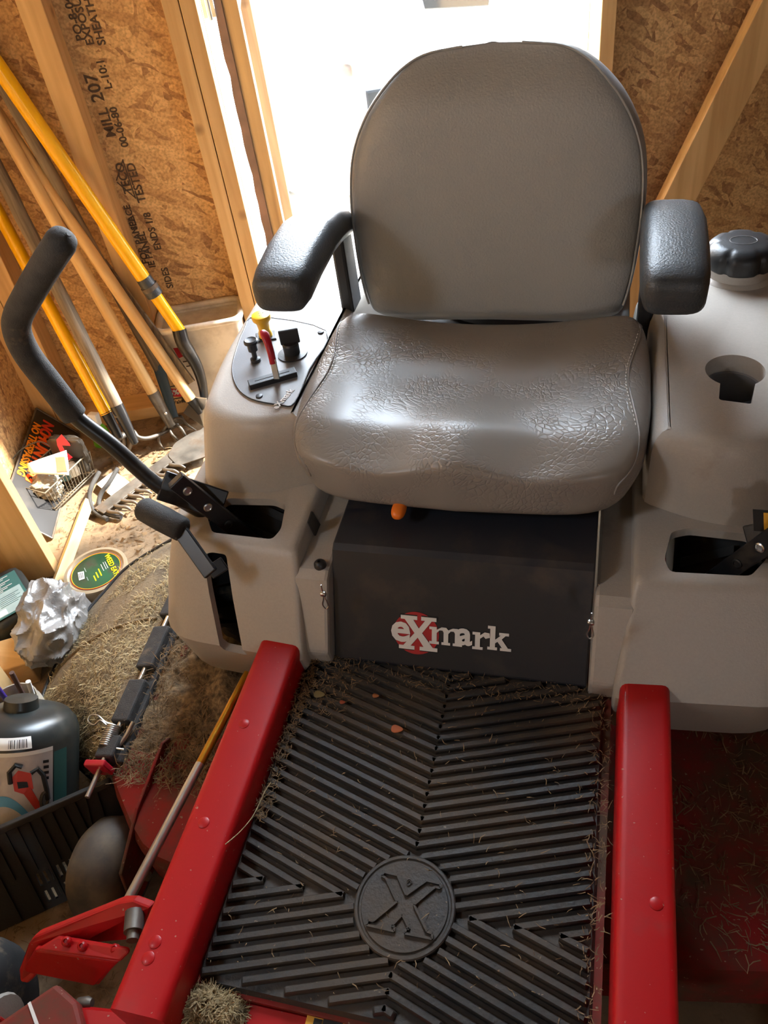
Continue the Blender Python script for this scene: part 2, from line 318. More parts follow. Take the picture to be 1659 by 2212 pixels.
stud(-0.253, 0.4945, 0, 0.0885, 0, 0.038, wb, 'pine_x'); stud(1.41, 4.20, 0, 0.0885, 0, 0.038, wb, 'pine_x'); stud(-0.253, 4.20, 0, 0.0885, 2.271, 2.349, wb, 'pine_x'); stud(0.495, 1.41, 0, 0.0885, 2.06, 2.20, wb, 'pine_x')
b0 = PW(1442, 449); b1 = PW(1638, 60); bd = (b1 - b0).normalized(); b0 -= bd * 0.44; b1 += bd * 1.3; bs = V((bd.z, 0, -bd.x))
ob('brace', G().obox((b0 + b1) / 2 + V((0, -0.0195, 0)), (b1 - b0) / 2, bs * 0.046, V((0, 0.019, 0))), 'pine', wb, bevel=0.002)
# mill stamps printed up the sheet
def stamp(s, px, py, size, lean=0.0):
    p = PW(px, py, 0.0885); text(s, size, frame(p + V((0, -0.0008, 0)), (lean, 0, 1), (-1, 0, lean)), 'stamp_ink', wb, 'stamp', bold=0.0006, extrude=0.0002)
for a in (('MILL', 232, 265, 0.034), ('207', 205, 190, 0.042), ('L-10:1', 226, 160, 0.026), ('00-06-80', 258, 275, 0.026), ('TECO', 268, 385, 0.030), ('TESTED', 295, 395, 0.030),
          ('PO-8-04', 160, 40, 0.026), ('EXPOSURE 1', 172, 20, 0.026), ('SHEATHING', 198, 22, 0.026), ('FOR PANEL', 300, 520, 0.026), ('SPACE', 283, 470, 0.024), ('ENDS 1/8', 330, 500, 0.026), ('SIDES', 362, 600, 0.026), ('IE PANEL', 318, 540, 0.026)): stamp(*a)
p = PW(262, 390, 0.0885); ob('stamp', G().prism([p + V((0.022, -0.0006, -0.05)), p + V((0.022, -0.0006, 0.05)), p + V((0.019, -0.0006, 0.05)), p + V((0.019, -0.0006, -0.05))], (0, -0.0003, 0)), 'stamp_ink', wb)
for sg in (-1, 1): ob('stamp', G().bar(p + V((0.022, -0.0006, sg * 0.05)), p + V((-0.012, -0.0006, 0)) + V((0.0, 0, sg * 0.002)), 0.0005, 0.003, (0.5, 0, 0.9)), 'stamp_ink', wb)
WL = (-1.74, -1.54, 1.20, 1.50)                     # unseen opening beside the photographer, added and sized for fill light
wl = structure('wall_left', G().box(-0.265, -0.253, -5.0, WL[0], 0, 2.35).box(-0.265, -0.253, WL[1], 0.089, 0, 2.35).box(-0.265, -0.253, WL[0], WL[1], 0, WL[2]).box(-0.265, -0.253, WL[0], WL[1], WL[3], 2.35), 'osb')
wn1 = structure('fill_window', G().box(-.27, -.20, WL[0] - .03, WL[0], WL[2] - .03, WL[3] + .03).box(-.27, -.20, WL[1], WL[1] + .03, WL[2] - .03, WL[3] + .03).box(-.27, -.20, WL[0], WL[1], WL[2] - .03, WL[2]).box(-.27, -.20, WL[0], WL[1], WL[3], WL[3] + .03), 'pine')  # board trim around the added fill opening, out of view
for y in (-0.608, -1.018, -1.40, -1.88, -2.248, -2.658, -3.07, -3.48, -3.89, -4.3, -4.71): stud(-0.2528, -0.113, y - 0.019, y + 0.019, 0.002, 2.27, wl)
wr = structure('wall_right', G().box(4.20, 4.212, -5.0, 0.101, 0, 2.35), 'osb')
for y in (-0.4, -0.81, -1.22, -1.63, -2.04, -2.45, -2.86, -3.27, -3.68, -4.09, -4.5): stud(4.111, 4.1998, y - 0.019, y + 0.019, 0.002, 2.27, wr)
wf = structure('wall_front', G().box(-0.265, .80, -5.012, -5.0, 0, 2.35).box(1.10, 4.212, -5.012, -5.0, 0, 2.35).box(.80, 1.10, -5.012, -5.0, 0, 1.45).box(.80, 1.10, -5.012, -5.0, 1.75, 2.35), 'osb')  # small unseen opening behind the camera, added for general room fill
ce = structure('ceiling', G().box(-0.265, 4.212, -5.012, 0.101, 2.351, 2.365), 'roof_board')
# ------------------------------------------------------------------ shed door, swung open outwards
dr = ob('door_1', G().box(0.528, 0.540, 0.118, 0.95, 0.02, 2.04), 'brown_paint'); dr['kind'] = 'structure'; dr.matrix_world = RM
g = G(); R2 = random.Random(3); zz = [0.02 + i * 0.04 for i in range(51)]
edge = [0.524 - R2.uniform(0, 0.006) for _ in zz]
g.loft([[V((e, 0.112, z)), V((0.541, 0.112, z)), V((0.541, 0.122, z)), V((e, 0.122, z))] for e, z in zip(edge, zz)])
ob('siding_edge', g, 'brown_paint', dr)
for a in ((0.5405, 0.578, 0.118, 0.206, 0.03, 2.03), (0.5405, 0.578, 0.86, 0.948, 0.03, 2.03)): ob('stile', G().box(*a), 'pine_old', dr, bevel=0.002)
for z in (0.03, 0.98, 1.94): ob('door_rail', G().box(0.5405, 0.578, 0.2065, 0.8595, z, z + 0.088), 'pine_old', dr, bevel=0.002)
hg = ob('hinge', G().box(0.4955, 0.5235, 0.104, 0.108, 0.99, 1.10).tube([(0.510, 0.108, 0.985), (0.510, 0.108, 1.105)], 0.007, 10), 'steel', dr, smooth=40)
# ------------------------------------------------------------------ white car parked outside
car = thing('parked_car', RM @ V((1.35, 2.6, -0.065)), 'white car parked outside the open shed door', 'car')
def loc(x, y, z): return RM @ V((x, y, z))
g = G(); sec = [(1.22, 0.62, .62), (1.25, .74, .66), (1.45, .80, .78), (2.0, .86, .83), (2.7, .92, .85), (2.75, .92, .85), (5.2, .95, .85), (5.3, .6, .8)]
rings = []
for y, zt, hw in sec:
    pr = [(-hw, 0.10), (-hw - .02, .35), (-hw, zt - .12), (-hw + .12, zt - .02), (0, zt + .02), (hw - .12, zt - .02), (hw, zt - .12), (hw + .02, .35), (hw, 0.10)]
    rings.append([loc(1.30 + x, y, z) for x, z in pr])
ob('car_body', g.loft(rings), 'car_paint', car, smooth=40)
g = G(); ob('cabin', g.loft([[loc(1.30 + sx * hw, y, z) for sx, z in ((-1, .88), (1, .88), (1 * k, zt), (-1 * k, zt))] for y, zt, hw, k in ((2.55, .93, .78, .98), (3.15, 1.40, .78, .78), (4.4, 1.42, .78, .78), (4.9, .97, .78, .98))]), 'car_glass', car, smooth=30)
ob('car_roof', G().loft([[loc(1.30 + sx * .62, y, z) for sx, z in ((-1, 1.385), (1, 1.385), (1, 1.44), (-1, 1.44))] for y in (3.1, 4.45)]), 'car_paint', car, bevel=0.02)
for sx in (-1, 1):
    ob('headlight', G().superbox(loc(1.30 + sx * 0.50, 1.235, .56), (.12, .05, .05), 4, 8), 'bright_steel', car, smooth=60)
    for y in (1.85, 4.4): ob('wheel', G().lathe([(0.01, -.1), (.2, -.1), (.3, -.08), (.31, 0), (.3, .08), (.2, .1), (.01, .1)], loc(1.30 + sx * 0.80, y, .25), RU, 28), 'rubber', car, smooth=40)
ob('grille', G().obox(loc(1.30, 1.205, .42), RU * .38, RN * .03, V((0, 0, .07))), 'car_glass', car, bevel=0.01)
ob('hood_vent', G().prism([PP(a, b, loc(1.3, 1.205, .7), RN) for a, b in ((904, -30), (918, 21), (1056, 13), (1062, -30))], RN * .03), 'car_glass', car, bevel=0.004)
# ------------------------------------------------------------------ the riding mower
XC = -0.18
MW = thing('riding_mower', (XC, 0.9, 0), 'grey and red zero-turn riding mower with high-back seat parked facing the room', 'riding mower')
def X(dx, s): return XC + s * dx                                   # s=-1: the side towards the garden tools
# frame rails
for s, y0 in ((-1, 0.185), (1, 0.03)):
    pts = [(X(.243, s), .30), (X(.312, s), .30), (X(.312, s), .38), (X(.243, s), .38)]
    g = G().loft([[V((p.x, y, p.y)) for p in [V((q.x, q.y)) for q in rpoly([V((a, b, 0)) for a, b in pts], .012, 4)]] for y in (y0, .5, 1.0)])
    rail = ob('frame_rail', g, 'red_paint', MW, smooth=50)
    for px, py in (((527, 1563), (440, 1777), (335, 2035), (320, 2070)) if s < 0 else ((1418, 1952),)):
        p = PZ(px, py, .38); ob('rivet', G().lathe([(.008, -.001), (.008, .0006), (.007, .0012), (.001, .0014)], p, n=14), 'red_paint', rail, smooth=40)
# foot pan and ribbed mat
ob('foot_pan', G().box(-.430, .055, .237, .80, .300, .318), 'red_dusty', MW)
MZ = .325; MX0, MX1, MY0, MY1, MXC, MYC = -.420, .041, .246, .735, -.187, .372
fm = ob('floor_mat', G().loft([rpoly([V((MX0 - .004, MY0 - .004, .3185)), V((MX1 + .004, MY0 - .004, .3185)), V((MX1 + .004, MY1, .3185)), V((MX0 - .004, MY1, .3185))], .02, 4),
    rpoly([V((MX0, MY0, MZ)), V((MX1, MY0, MZ)), V((MX1, MY1, MZ)), V((MX0, MY1, MZ))], .02, 4)]), 'mat_rubber', MW); fm['label'] = 'black rubber foot mat with chevron ribs'
K = math.tan(math.radians(18)); PIT = .0178; RW_, RH = .0104, .0095
def rib(a, b):                                                     # one ridge of the mat from a to b (xy)
    a, b = V((*a, MZ - .001)), V((*b, MZ - .001)); d = (b - a)
    if d.length < .012: return
    d.normalize(); n = V((-d.y, d.x, 0)); w = RW_ / 2; prof = [(-w, 0), (-w * .86, RH * .8), (-w * .6, RH), (w * .6, RH), (w * .86, RH * .8), (w, 0)]
    rings = []
    for e, sc_, zz in ((a - d * .002, 1, 1), (b - d * .003, 1, 1), (b, .9, .45)): rings.append([e + n * u * sc_ + V((0, 0, v * zz)) for u, v in prof])
    ob('rib', G().loft(rings), 'mat_rubber', fm, smooth=50)
for fam in (1, -1):
    for i in range(-9, 36):
        a = (i + .5) * PIT
        for side in (-1, 1):
            # |y-yc| = a + K*|x-xc|
            lim = (MXC - MX0 if side < 0 else MX1 - MXC) - .002; ylim = (MY1 - MYC if fam > 0 else MYC - MY0) - .006
            t0 = max(0.0, -a / K + .001); t1 = min(lim, (ylim - a) / K)
            if t1 - t0 < .012: continue
            # keep clear of the round boss
            seg = [t0 + (t1 - t0) * k / 60 for k in range(61)]
            ok = [t for t in seg if math.hypot(t, a + K * t) > .0655]
            if not ok: continue
            t0, t1 = ok[0], ok[-1]
            rib((MXC + side * t0, MYC + fam * (a + K * t0)), (MXC + side * t1, MYC + fam * (a + K * t1)))
em = ob('emblem', G().lathe([(.064, 0), (.064, .009), (.0625, .0105), (.0595, .0105), (.058, .0085), (.0555, .0085), (.0545, .0105), (.0005, .0105)], (MXC, MYC, MZ - .001), n=56), 'mat_rubber', fm, smooth=40)
ez = MZ + .0095
def line3(pts, w=.0028, h=.0035, par=fm):
    for a, b in zip(pts[:-1], pts[1:]): ob('relief', G().bar(V((MXC + a[0], MYC + a[1], ez + h / 2)), V((MXC + b[0], MYC + b[1], ez + h / 2)), w, h), 'mat_rubber', par)
XO = [(-.036, .030), (-.034, .035), (-.016, .034), (0, .012), (.022, .034), (.040, .033), (.041, .028), (.034, .028), (.012, .002), (.034, -.026), (.041, -.027), (.041, -.033), (.008, -.033), (.008, -.027), (.012, -.027), (0, -.012), (-.010, -.027), (-.006, -.028), (-.006, -.033), (-.041, -.032), (-.041, -.026), (-.034, -.026), (-.010, .002), (-.030, .028), (-.036, .030)]
line3(XO)
ob('relief', G().tube([(MXC + .004 * math.cos(t) * (1 - t / 16) + .0 , MYC + .028 + .005 * math.sin(t) * (1 - t / 16), ez + .001) for t in [k * .5 for k in range(22)]], .0007, 6), 'mat_rubber', fm)
# ---- front of the machine
fb = ob('front_beam', G().loft([rpoly([V((-.60, y0, z)), V((.22, y0, z)), V((.22, y1, z)), V((-.10, y1, z)), V((-.38, y1, z)), V((-.46, y1 - .035, z)), V((-.60, y1 - .05, z))], .015, 3) for z, y0, y1 in ((.22, .03, .240), (.304, .03, .240), (.311, .035, .235))]), 'red_paint', MW, smooth=40); fb['label'] = 'dusty red front cross beam'
ob('warning_tag', G().obox(PZ(705, 2206, .3120), (.024, 0, 0), (0, .012, 0), (0, 0, .0006)), 'tag_yellow', fb)
[ob('tag_print', G().obox(PZ(px_, 2209, .3130), (w_, 0, 0), (0, .004, 0), (0, 0, .0003)), 'ink', fb) for px_, w_ in ((686, .005), (712, .008), (732, .005))]
ob('bolt_hole', G().lathe([(.005, 0), (.005, .0006), (.0005, .0006)], PZ(510, 2199, .3112), n=12), 'ink', fb)
def caster(s):
    cx, cy = X(.630, s), .150; w = ob('caster_wheel', G().lathe([(.03, -.05), (.085, -.052), (.115, -.045), (.13, -.02), (.133, 0), (.13, .02), (.115, .045), (.085, .052), (.03, .05)], (cx, cy, .133), (1, 0, .0), 40), 'rubber', MW, smooth=50)
    for e in (-1, 1): ob('hub_cap', G().lathe([(.034, 0), (.07, .002), (.068, .008), (.02, .012), (.001, .012)], (cx + e * .049, cy, .133), (e, 0, 0), 28), 'grey_plastic', w, smooth=40)
    f = G(); f.box(cx - .066, cx - .058, cy - .035, cy + .035, .115, .275).box(cx + .058, cx + .066, cy - .035, cy + .035, .115, .275).box(cx - .066, cx + .066, cy - .035, cy + .035, .275, .285)
    fk = ob('caster_fork', f, 'red_paint', MW, bevel=.004); ob('axle_bolt', G().tube([(cx - .078, cy, .133), (cx + .078, cy, .133)], .010, 10), 'steel', fk, smooth=40)
    q_ = [PZ(*p, .325) for p in ((120, 2122), (166, 2162), (180, 2215), (140, 2300), (-110, 2300), (-60, 2245))]; q_ = q_ if s < 0 else [V((2 * XC - p.x, p.y, p.z)) for p in q_]
    ca = ob('caster_arm', G().prism(q_, (0, 0, -.037)), 'red_dusty' if s < 0 else 'red_paint', MW, bevel=.006)
    w_ = [PZ(*p, .3256) for p in ((60, 2168), (66, 2163), (88, 2222), (80, 2226))]; w_ = w_ if s < 0 else [V((2 * XC - p.x, p.y, p.z)) for p in w_]
    ob('pin_stripe', G().prism(w_, (0, 0, .0006)), 'white_print', ca)
    b_ = PZ(180, 2172, .30); b_ = b_ if s < 0 else V((2 * XC - b_.x, b_.y, b_.z)); ob('arm_bolt', G().tube([b_ + V((.006 * s, 0, 0)), b_ + V((-.006 * s, .003, .003)), b_ + V((-.012 * s, .004, .004))], [.008, .008, .005], 12), 'dull_steel', ca, smooth=40)
# caster by the tool corner: placed from its outline
cx0 = PZ(55, 2120, .20)
caster(-1); caster(1)
# ---- dash panel under the seat
A0, A1 = V((XC, .730, .335)), V((XC, .812, .500)); lean = (A1 - A0).normalized(); pn = V((0, -lean.z, lean.y))
DW = .198
g = G().loft([[V((XC + sx * DW, y, z)) for y, z in ((.735, .322), (.730, .335), (.812, .500), (.822, .506), (1.0, .512), (1.0, .502), (.826, .497), (.738, .325))] for sx in (-1, 1)])
dp = ob('front_panel', g, 'slate_metal', MW, bevel=.003); dp['label'] = 'dark slate front panel with white and red logo'
ob('panel_kick', G().box(XC - DW + .002, XC + DW - .002, .742, .76, .319, .333), 'black_metal', MW)
DP = lambda px, py, off=.0: PP(px, py, A0 + pn * off, pn)
bc = DP(899, 1368, .001); r_ = (DP(948, 1372) - DP(850, 1366)).length / 2; r_ = .036
badge = ob('logo_disc', G().lathe([(r_, 0), (r_, .0006), (.0005, .0006)], bc - pn * .0005, pn, 48), 'badge_red', dp)
ex = V((1, 0, 0))
def logo(poly, c, sz, m='white_print', lift=.0016, nm='logo_letter'):
    ob(nm, G().prism([c + ex * (x * sz) + lean * (y * sz) + pn * lift for x, y in poly], pn * .0005), m, dp)
XL = [(-.52, .55), (-.52, .43), (-.40, .43), (-.10, 0), (-.44, -.43), (-.58, -.43), (-.58, -.55), (-.10, -.55), (-.10, -.43), (-.22, -.43), (.0, -.14), (.18, -.43), (.06, -.43), (.06, -.55), (.60, -.55), (.60, -.43), (.46, -.43), (.13, .02), (.42, .43), (.56, .43), (.56, .55), (.10, .55), (.10, .43), (.22, .43), (.03, .16), (-.14, .43), (-.02, .43), (-.02, .55)]
logo([(x * 1.06, y * 1.06) for x, y in XL], DP(903, 1367), .052, 'ink', .0010); logo(XL, DP(903, 1367), .052)
def ptxt(s, px, py, size, bold, sx=1.0):
    text(s, size, frame(DP(px, py, .0024), ex, lean), 'white_print', dp, 'logo_letter', bold, .0003, 'CENTER', sx)
ptxt('e', 865, 1358, .066, .0018, 1.0); ptxt('a', 1003, 1371, .054, .0016, 1.0)
def slab(kind, px, py, sz):
    c = DP(px, py)
    if kind == 'm': P = [[(-.62, .36), (-.62, .25), (-.52, .25), (-.52, -.25), (-.62, -.25), (-.62, -.36), (-.24, -.36), (-.24, -.25), (-.33, -.25), (-.33, .12), (-.22, .24), (-.10, .24), (-.06, .16), (-.06, -.25), (-.14, -.25), (-.14, -.36), (.20, -.36), (.20, -.25), (.12, -.25), (.12, .12), (.22, .24), (.34, .24), (.38, .16), (.38, -.25), (.30, -.25), (.30, -.36), (.66, -.36), (.66, -.25), (.57, -.25), (.57, .20), (.48, .37), (.30, .37), (.12, .27), (.04, .37), (-.14, .37), (-.33, .25), (-.33, .36)]]
    elif kind == 'r': P = [[(-.34, .36), (-.34, .25), (-.24, .25), (-.24, -.25), (-.34, -.25), (-.34, -.36), (.06, -.36), (.06, -.25), (-.05, -.25), (-.05, .10), (.08, .21), (.16, .12), (.32, .18), (.30, .36), (.12, .38), (-.05, .24), (-.05, .36)]]
    else: P = [[(-.42, .60), (-.42, .49), (-.33, .49), (-.33, -.25), (-.42, -.25), (-.42, -.36), (-.06, -.36), (-.06, -.25), (-.14, -.25), (-.14, -.08), (-.05, -.01), (.12, -.25), (.05, -.25), (.05, -.36), (.46, -.36), (.46, -.25), (.34, -.25), (.10, .10), (.24, .25), (.36, .25), (.36, .36), (.0, .36), (.0, .25), (.06, .25), (-.14, .06), (-.14, .60)]]
    for p in P: logo(p, c, sz)
slab('m', 962, 1374, .040); slab('r', 1040, 1384, .040); slab('k', 1078, 1385, .041)
p = V((XC - .09, .93, .53)); ob('seat_latch', G().tube([p + V((0, .03, 0)), p, p + V((0, -.03, -.004))], .004, 8), 'black_metal', MW, smooth=60)
ob('latch_knob', G().superbox(PY(862, 1100, .875), (.011, .02, .009), 2.6, 8), 'orange_plastic', MW, smooth=60)
# ---- side consoles
def con(dx, y, z, s): return V((X(dx, s), y, z))
def body_ring(z, din, dout, yf, yb, rf, s, k=6):
    return rpoly([con(din, yf, z, s), con(dout, yf + .02, z, s), con(dout + .01, yf + .2, z, s), con(dout, yb, z, s), con(din, yb, z, s)], [.012, rf, .05, .03, .02], k)
FACE0, FACEN = V((0, .695, .36)), V((0, -.14, .105)).normalized()
def even(c, n):                          # re-space a closed outline
    c = c + [c[0]]; Ls = [0]
    for a, b in zip(c[:-1], c[1:]): Ls.append(Ls[-1] + (b - a).length)
    out = []; k = 0
    for i in range(n):
        t = Ls[-1] * i / n
        while Ls[k + 1] < t: k += 1
        out.append(c[k].lerp(c[k + 1], (t - Ls[k]) / max(1e-9, Ls[k + 1] - Ls[k])))
    return out
def console(s):
    g = G().loft([body_ring(*a, s) for a in ((.225, .245, .475, .752, 1.58, .075), (.235, .238, .49, .735, 1.59, .08), (.26, .235, .498, .716, 1.60, .085), (.36, .235, .503, .697, 1.60, .075), (.43, .243, .497, .745, 1.60, .06), (.488, .250, .488, .790, 1.60, .05), (.498, .253, .485, .797, 1.597, .048), (.503, .260, .478, .806, 1.59, .045))])
    cav = G().loft([body_ring(*a, s) for a in ((.10, .260, .480, .745, 1.57, .06), (.26, .252, .485, .734, 1.585, .07), (.36, .250, .490, .712, 1.585, .06), (.43, .258, .485, .760, 1.585, .05), (.488, .266, .474, .806, 1.585, .04))])
    hole = [PZ(a, b, .503) for a, b in ((446, 1112), (491, 1076), (590, 1078), (617, 1090), (607, 1143), (588, 1165), (458, 1150))]
    hp = rpoly(hole, .008, 3); hc = G().loft([[p + V((0, 0, .02)) for p in hp], [p + V((0, 0, -.06)) for p in hp]])
    vent = [PP(a, b, FACE0, FACEN) for a, b in ((432, 1212), (450, 1204), (484, 1207), (524, 1443), (473, 1434))]
    vp = rpoly(vent, .006, 3); vc = G().loft([[p + V((0, -.06, 0)) for p in vp], [p + V((0, .07, 0)) for p in vp]])
    if s > 0: hc.mirror(XC); vc.mirror(XC)
    cuts = [cav, hc] + ([vc] if s < 0 else [])
    me = boolean(fixmesh(g), cuts); o = link('console_body', me, MW, 'grey_plastic', 40)
    # upper pod with the rounded shoulder
    def top_ring(z, i, k=5):
        base = [con(.262 + (.64 - z) * .0, .955 + (.64 - z) * .05, z, s), con(.36, .928 - (.64 - z) * .06, z, s), con(.452 + (.64 - z) * .14, .975 - (.64 - z) * .35, z, s), con(.478 + (.64 - z) * .09, 1.13, z, s), con(.488 + (.64 - z) * .05, 1.40, z, s), con(.470, 1.57, z, s), con(.262, 1.57, z, s)]
        return inset(even(rpoly(base, [.012, .06, .06, .1, .1, .06, .02], k), 150), i)
    g = G().loft([top_ring(*a) for a in ((.492, .0), (.56, .0), (.60, .0), (.618, .002), (.630, .007), (.637, .015), (.640, .026))])
    if s < 0: me = fixmesh(g)
    else:
        c = PZ(1588, 800, .64); ring = [c + V((.043 * math.cos(t), .043 * math.sin(t), 0)) for t in [k * math.pi / 24 for k in range(48)]]
        cut = G().loft([[p + V((0, 0, .03)) for p in ring], [p + V((0, 0, -.09)) for p in ring]])
        nt = rpoly([c + V((-.022, -.02, 0)), c + V((-.028, -.078, 0)), c + V((.016, -.086, 0)), c + V((.028, -.02, 0))], .005, 3)
        cut2 = G().loft([[p + V((0, 0, .03)) for p in nt], [p + V((0, 0, -.07)) for p in nt]])
        me = boolean(fixmesh(g), [cut, cut2])
        ob('cup_insert', G().lathe([(.0425, -.03), (.0405, -.032), (.0395, -.088), (.001, -.0885)], c, n=40, caps=False), 'panel_grey', MW, smooth=40)
    t = link('console_top', me, MW, 'grey_plastic', 35)
    # inner ledge beside the dash panel
    g = G().loft([[V((X(d, s), y, z)) for y, z in ((.722, .322), (.716, .36), (.775, .468), (.79, .476), (1.35, .476), (1.35, .322))] for d in (.200, .258)])
    led = ob('inner_ledge', g, 'grey_plastic', MW, bevel=.006)
    return o, t, led
CL = console(-1); CR = console(1)
p = PZ(692, 1222, .476); ob('ledge_bolt', G().lathe([(.010, -.002), (.0095, .006), (.006, .010), (.003, .0105), (.003, .006), (.0005, .006)], p, n=18), 'black_plastic', CL[2], smooth=40)
for px, py, yy, L in ((703, 1290, .752, CL[2]), (1277, 1350, .735, CR[2])):
    p = PY(px, py - 20, yy) + V((0, -.012, 0)); w = [p + V((0, 0, .02)), p, p + V((.003, -.002, -.012)), p + V((.005, -.003, -.024)), p + V((.0, -.004, -.030)), p + V((-.004, -.003, -.022)), p + V((-.001, -.002, -.010)), p]
    pin = ob('hitch_pin', G().tube(crom(w, 5), .0011, 6), 'steel', L, smooth=60); ob('ferrule', G().superbox(p, (.005, .004, .004), 3, 5), 'steel', L, smooth=60)
# rocker switch on the inner face
rk = [PX(a, b, X(.247, -1)) for a, b in ((671, 1104), (690, 1136), (681, 1164), (663, 1128))]
ob('rocker_switch', G().prism(rk, (.004, 0, .0)), 'black_plastic', CL[0], bevel=.001)
# fuel cap
c = PZ(1600, 552, .674); nk = ob('filler_neck', G().lathe([(.066, -.038), (.062, -.032), (.055, -.028), (.054, -.012), (.001, -.012)], c, n=40), 'grey_plastic', CR[1], smooth=40)
g = G(); rings = []
for z, r in ((-.014, .056), (-.010, .060), (.010, .060), (.018, .056), (.025, .049), (.028, .038)):
    rings.append([c + V((math.cos(t) * r * (1 - .10 * max(0, math.cos(6 * t)) ** 4), math.sin(t) * r * (1 - .10 * max(0, math.cos(6 * t)) ** 4), z)) for t in [2 * math.pi * k / 72 for k in range(72)]])
cap = ob('fuel_cap', g.loft(rings), 'black_plastic', MW, smooth=40); cap['label'] = 'black ribbed fuel cap'
ob('cap_ring', G().tube([c + V((.022 * math.cos(t), .016 * math.sin(t), .0282)) for t in [2 * math.pi * k / 40 for k in range(40)]], .0007, 5, loop=True), 'panel_grey', cap)
# warning label on the far console
lw = [PP(a, b, V((0, .86, .55)), V((0, -1, .25)).normalized()) for a, b in ((1626, 1100), (1690, 1104), (1690, 1150), (1628, 1146))]
ob('warning_label', G().prism(lw, (0, -.0008, 0)), 'ink', CR[0])
lw2 = [p + (q - p) * .0 for p, q in zip(lw, lw)]; c_ = (lw[0] + lw[1]) / 2
ob('warning_print', G().prism([lw[0] + (lw[1] - lw[0]) * .36 + (lw[3] - lw[0]) * .10 + V((0, -.0012, 0)), lw[1] + (lw[2] - lw[1]) * .1 + V((0, -.0012, 0)), lw[2] + (lw[1] - lw[2]) * .1 + V((0, -.0012, 0)), lw[3] + (lw[2] - lw[3]) * .36 + (lw[0] - lw[3]) * .1 + V((0, -.0012, 0))], (0, -.0005, 0)), 'tag_yellow', CR[0])
# ---- control panel
CP = [PZ(a, b, .641) for a, b in ((556, 686), (527, 715), (507, 770), (502, 805), (514, 840), (545, 864), (605, 876), (636, 872), (668, 800), (705, 716))]
pl = ob('control_panel', G().prism(crom(CP, 3, True), (0, 0, .0016)), 'panel_grey', MW, bevel=.0005); pl['label'] = 'dark grey control panel with levers and knobs'
CP2 = crom([V((p.x, p.y, .6425)) for p in CP], 4, True); ob('panel_seam', G().tube(CP2, .0011, 5, loop=True), 'black_plastic', pl)
Z0 = .6428
p = PZ(590, 822, Z0); d = (PZ(642, 808, Z0) - PZ(538, 838, Z0)).normalized(); nr = V((-d.y, d.x, 0))
ts = ob('throttle_slot', G().obox(p + V((0, 0, .004)), d * .041, nr * .0095, V((0, 0, .005))), 'black_plastic', MW, bevel=.001); ob('slot', G().obox(p + V((0, 0, .0092)), d * .030, nr * .0012, V((0, 0, .0004))), 'ink', ts)
a = PZ(598, 818, Z0 + .008); tip = a + V((-.003, .012, .052))
tl = ob('throttle_lever', G().bar(a, a + V((-.001, .004, .035)), .010, .003, (0, 1, 0)), 'steel', MW)
g = G(); g.tube([a + V((-.001, .003, .028)), a + V((-.002, .006, .045)), a + V((-.006, .012, .062)), a + V((-.012, .02, .072)), a + V((-.017, .026, .074))], [.0062, .0062, .0068, .0078, .005], 12, flat=.7)
ob('throttle_handle', g, 'red_plastic', tl, smooth=60)
p = PZ(553, 780, Z0); ck = ob('choke_knob', G().lathe([(.009, 0), (.009, .006), (.0045, .008), (.0045, .020), (.0085, .022), (.0085, .034), (.0125, .037), (.0125, .041), (.010, .043), (.007, .0415), (.0005, .0415)], p, n=20), 'black_plastic', MW, smooth=40)
p = PZ(575, 728, Z0); pk = ob('blade_switch', G().lathe([(.0125, 0), (.0125, .010), (.010, .016), (.0115, .030), (.0165, .036), (.0175, .041), (.0165, .0455), (.013, .047), (.0005, .047)], p, n=28), 'yellow_plastic', MW, smooth=40)
ob('switch_base', G().obox(p + V((0, 0, .001)), V((.017, .006, 0)), V((-.006, .014, 0)), V((0, 0, .002))), 'black_plastic', pk, bevel=.001)
for dx_, dy_ in ((-.004, .002), (.003, .004), (.0, -.005)): ob('switch_mark', G().lathe([(.0012, 0), (.0012, .0004), (.0002, .0004)], p + V((dx_, dy_, .047)), n=8), 'ink', pk)
p = PZ(632, 765, Z0); ig = ob('ignition_switch', G().lathe([(.026, 0), (.026, .002), (.014, .003), (.0145, .020), (.012, .023), (.0005, .023)], p, n=28), 'black_plastic', MW, smooth=40)
ob('ignition_key', G().obox(p + V((0, .002, .034)), V((.016, .006, 0)), V((-.001, .0026, 0)), V((0, 0, .014))), 'black_plastic', ig, bevel=.002)
for px, py in ((560, 856), (693, 718)): ob('panel_screw', G().lathe([(.006, 0), (.0055, .002), (.0005, .0028)], PZ(px, py, Z0), n=14), 'black_plastic', pl, smooth=40)
text('eXmark', .017, frame(PZ(612, 862, Z0 + .0004), (PZ(640, 835, Z0) - PZ(600, 880, Z0)), V((-.5, .5, 0))), 'white_print', pl, 'lettering', .0003)
# ---- seat
def sstep(t): t = max(0, min(1, t)); return t * t * (3 - 2 * t)
def cush(p):
    x, y, z = p
    fy = sstep((-y - .15) / .85); by = sstep((y - .2) / .8)
    w = 1 - .04 * fy - .04 * by
    if z < 0: w *= 1 - .05 * (-z) * (1 + .8 * fy)
    top = max(0, z)
    dz = 0
    ax = abs(x)
    dz += top * (.75 * by * ax ** 2.2 - .30 * by)                       # raised rear bolsters
    dz += top * (-.30 * math.exp(-((y + .05) / .45) ** 2) * math.exp(-(ax / .62) ** 4))   # sitting hollow
    dz += top * (.20 * fy * math.exp(-(x / .17) ** 2) - .24 * fy * math.exp(-((ax - .45) / .2) ** 2))     # leg troughs
    dz += top * .12 * sstep((ax - .72) / .28) * (1 - fy)
    dz -= top * .35 * sstep((-y - .62) / .38)
    return (x * w, y - .05 * fy * (1 - abs(x)) , z + dz)
SXC = -.193
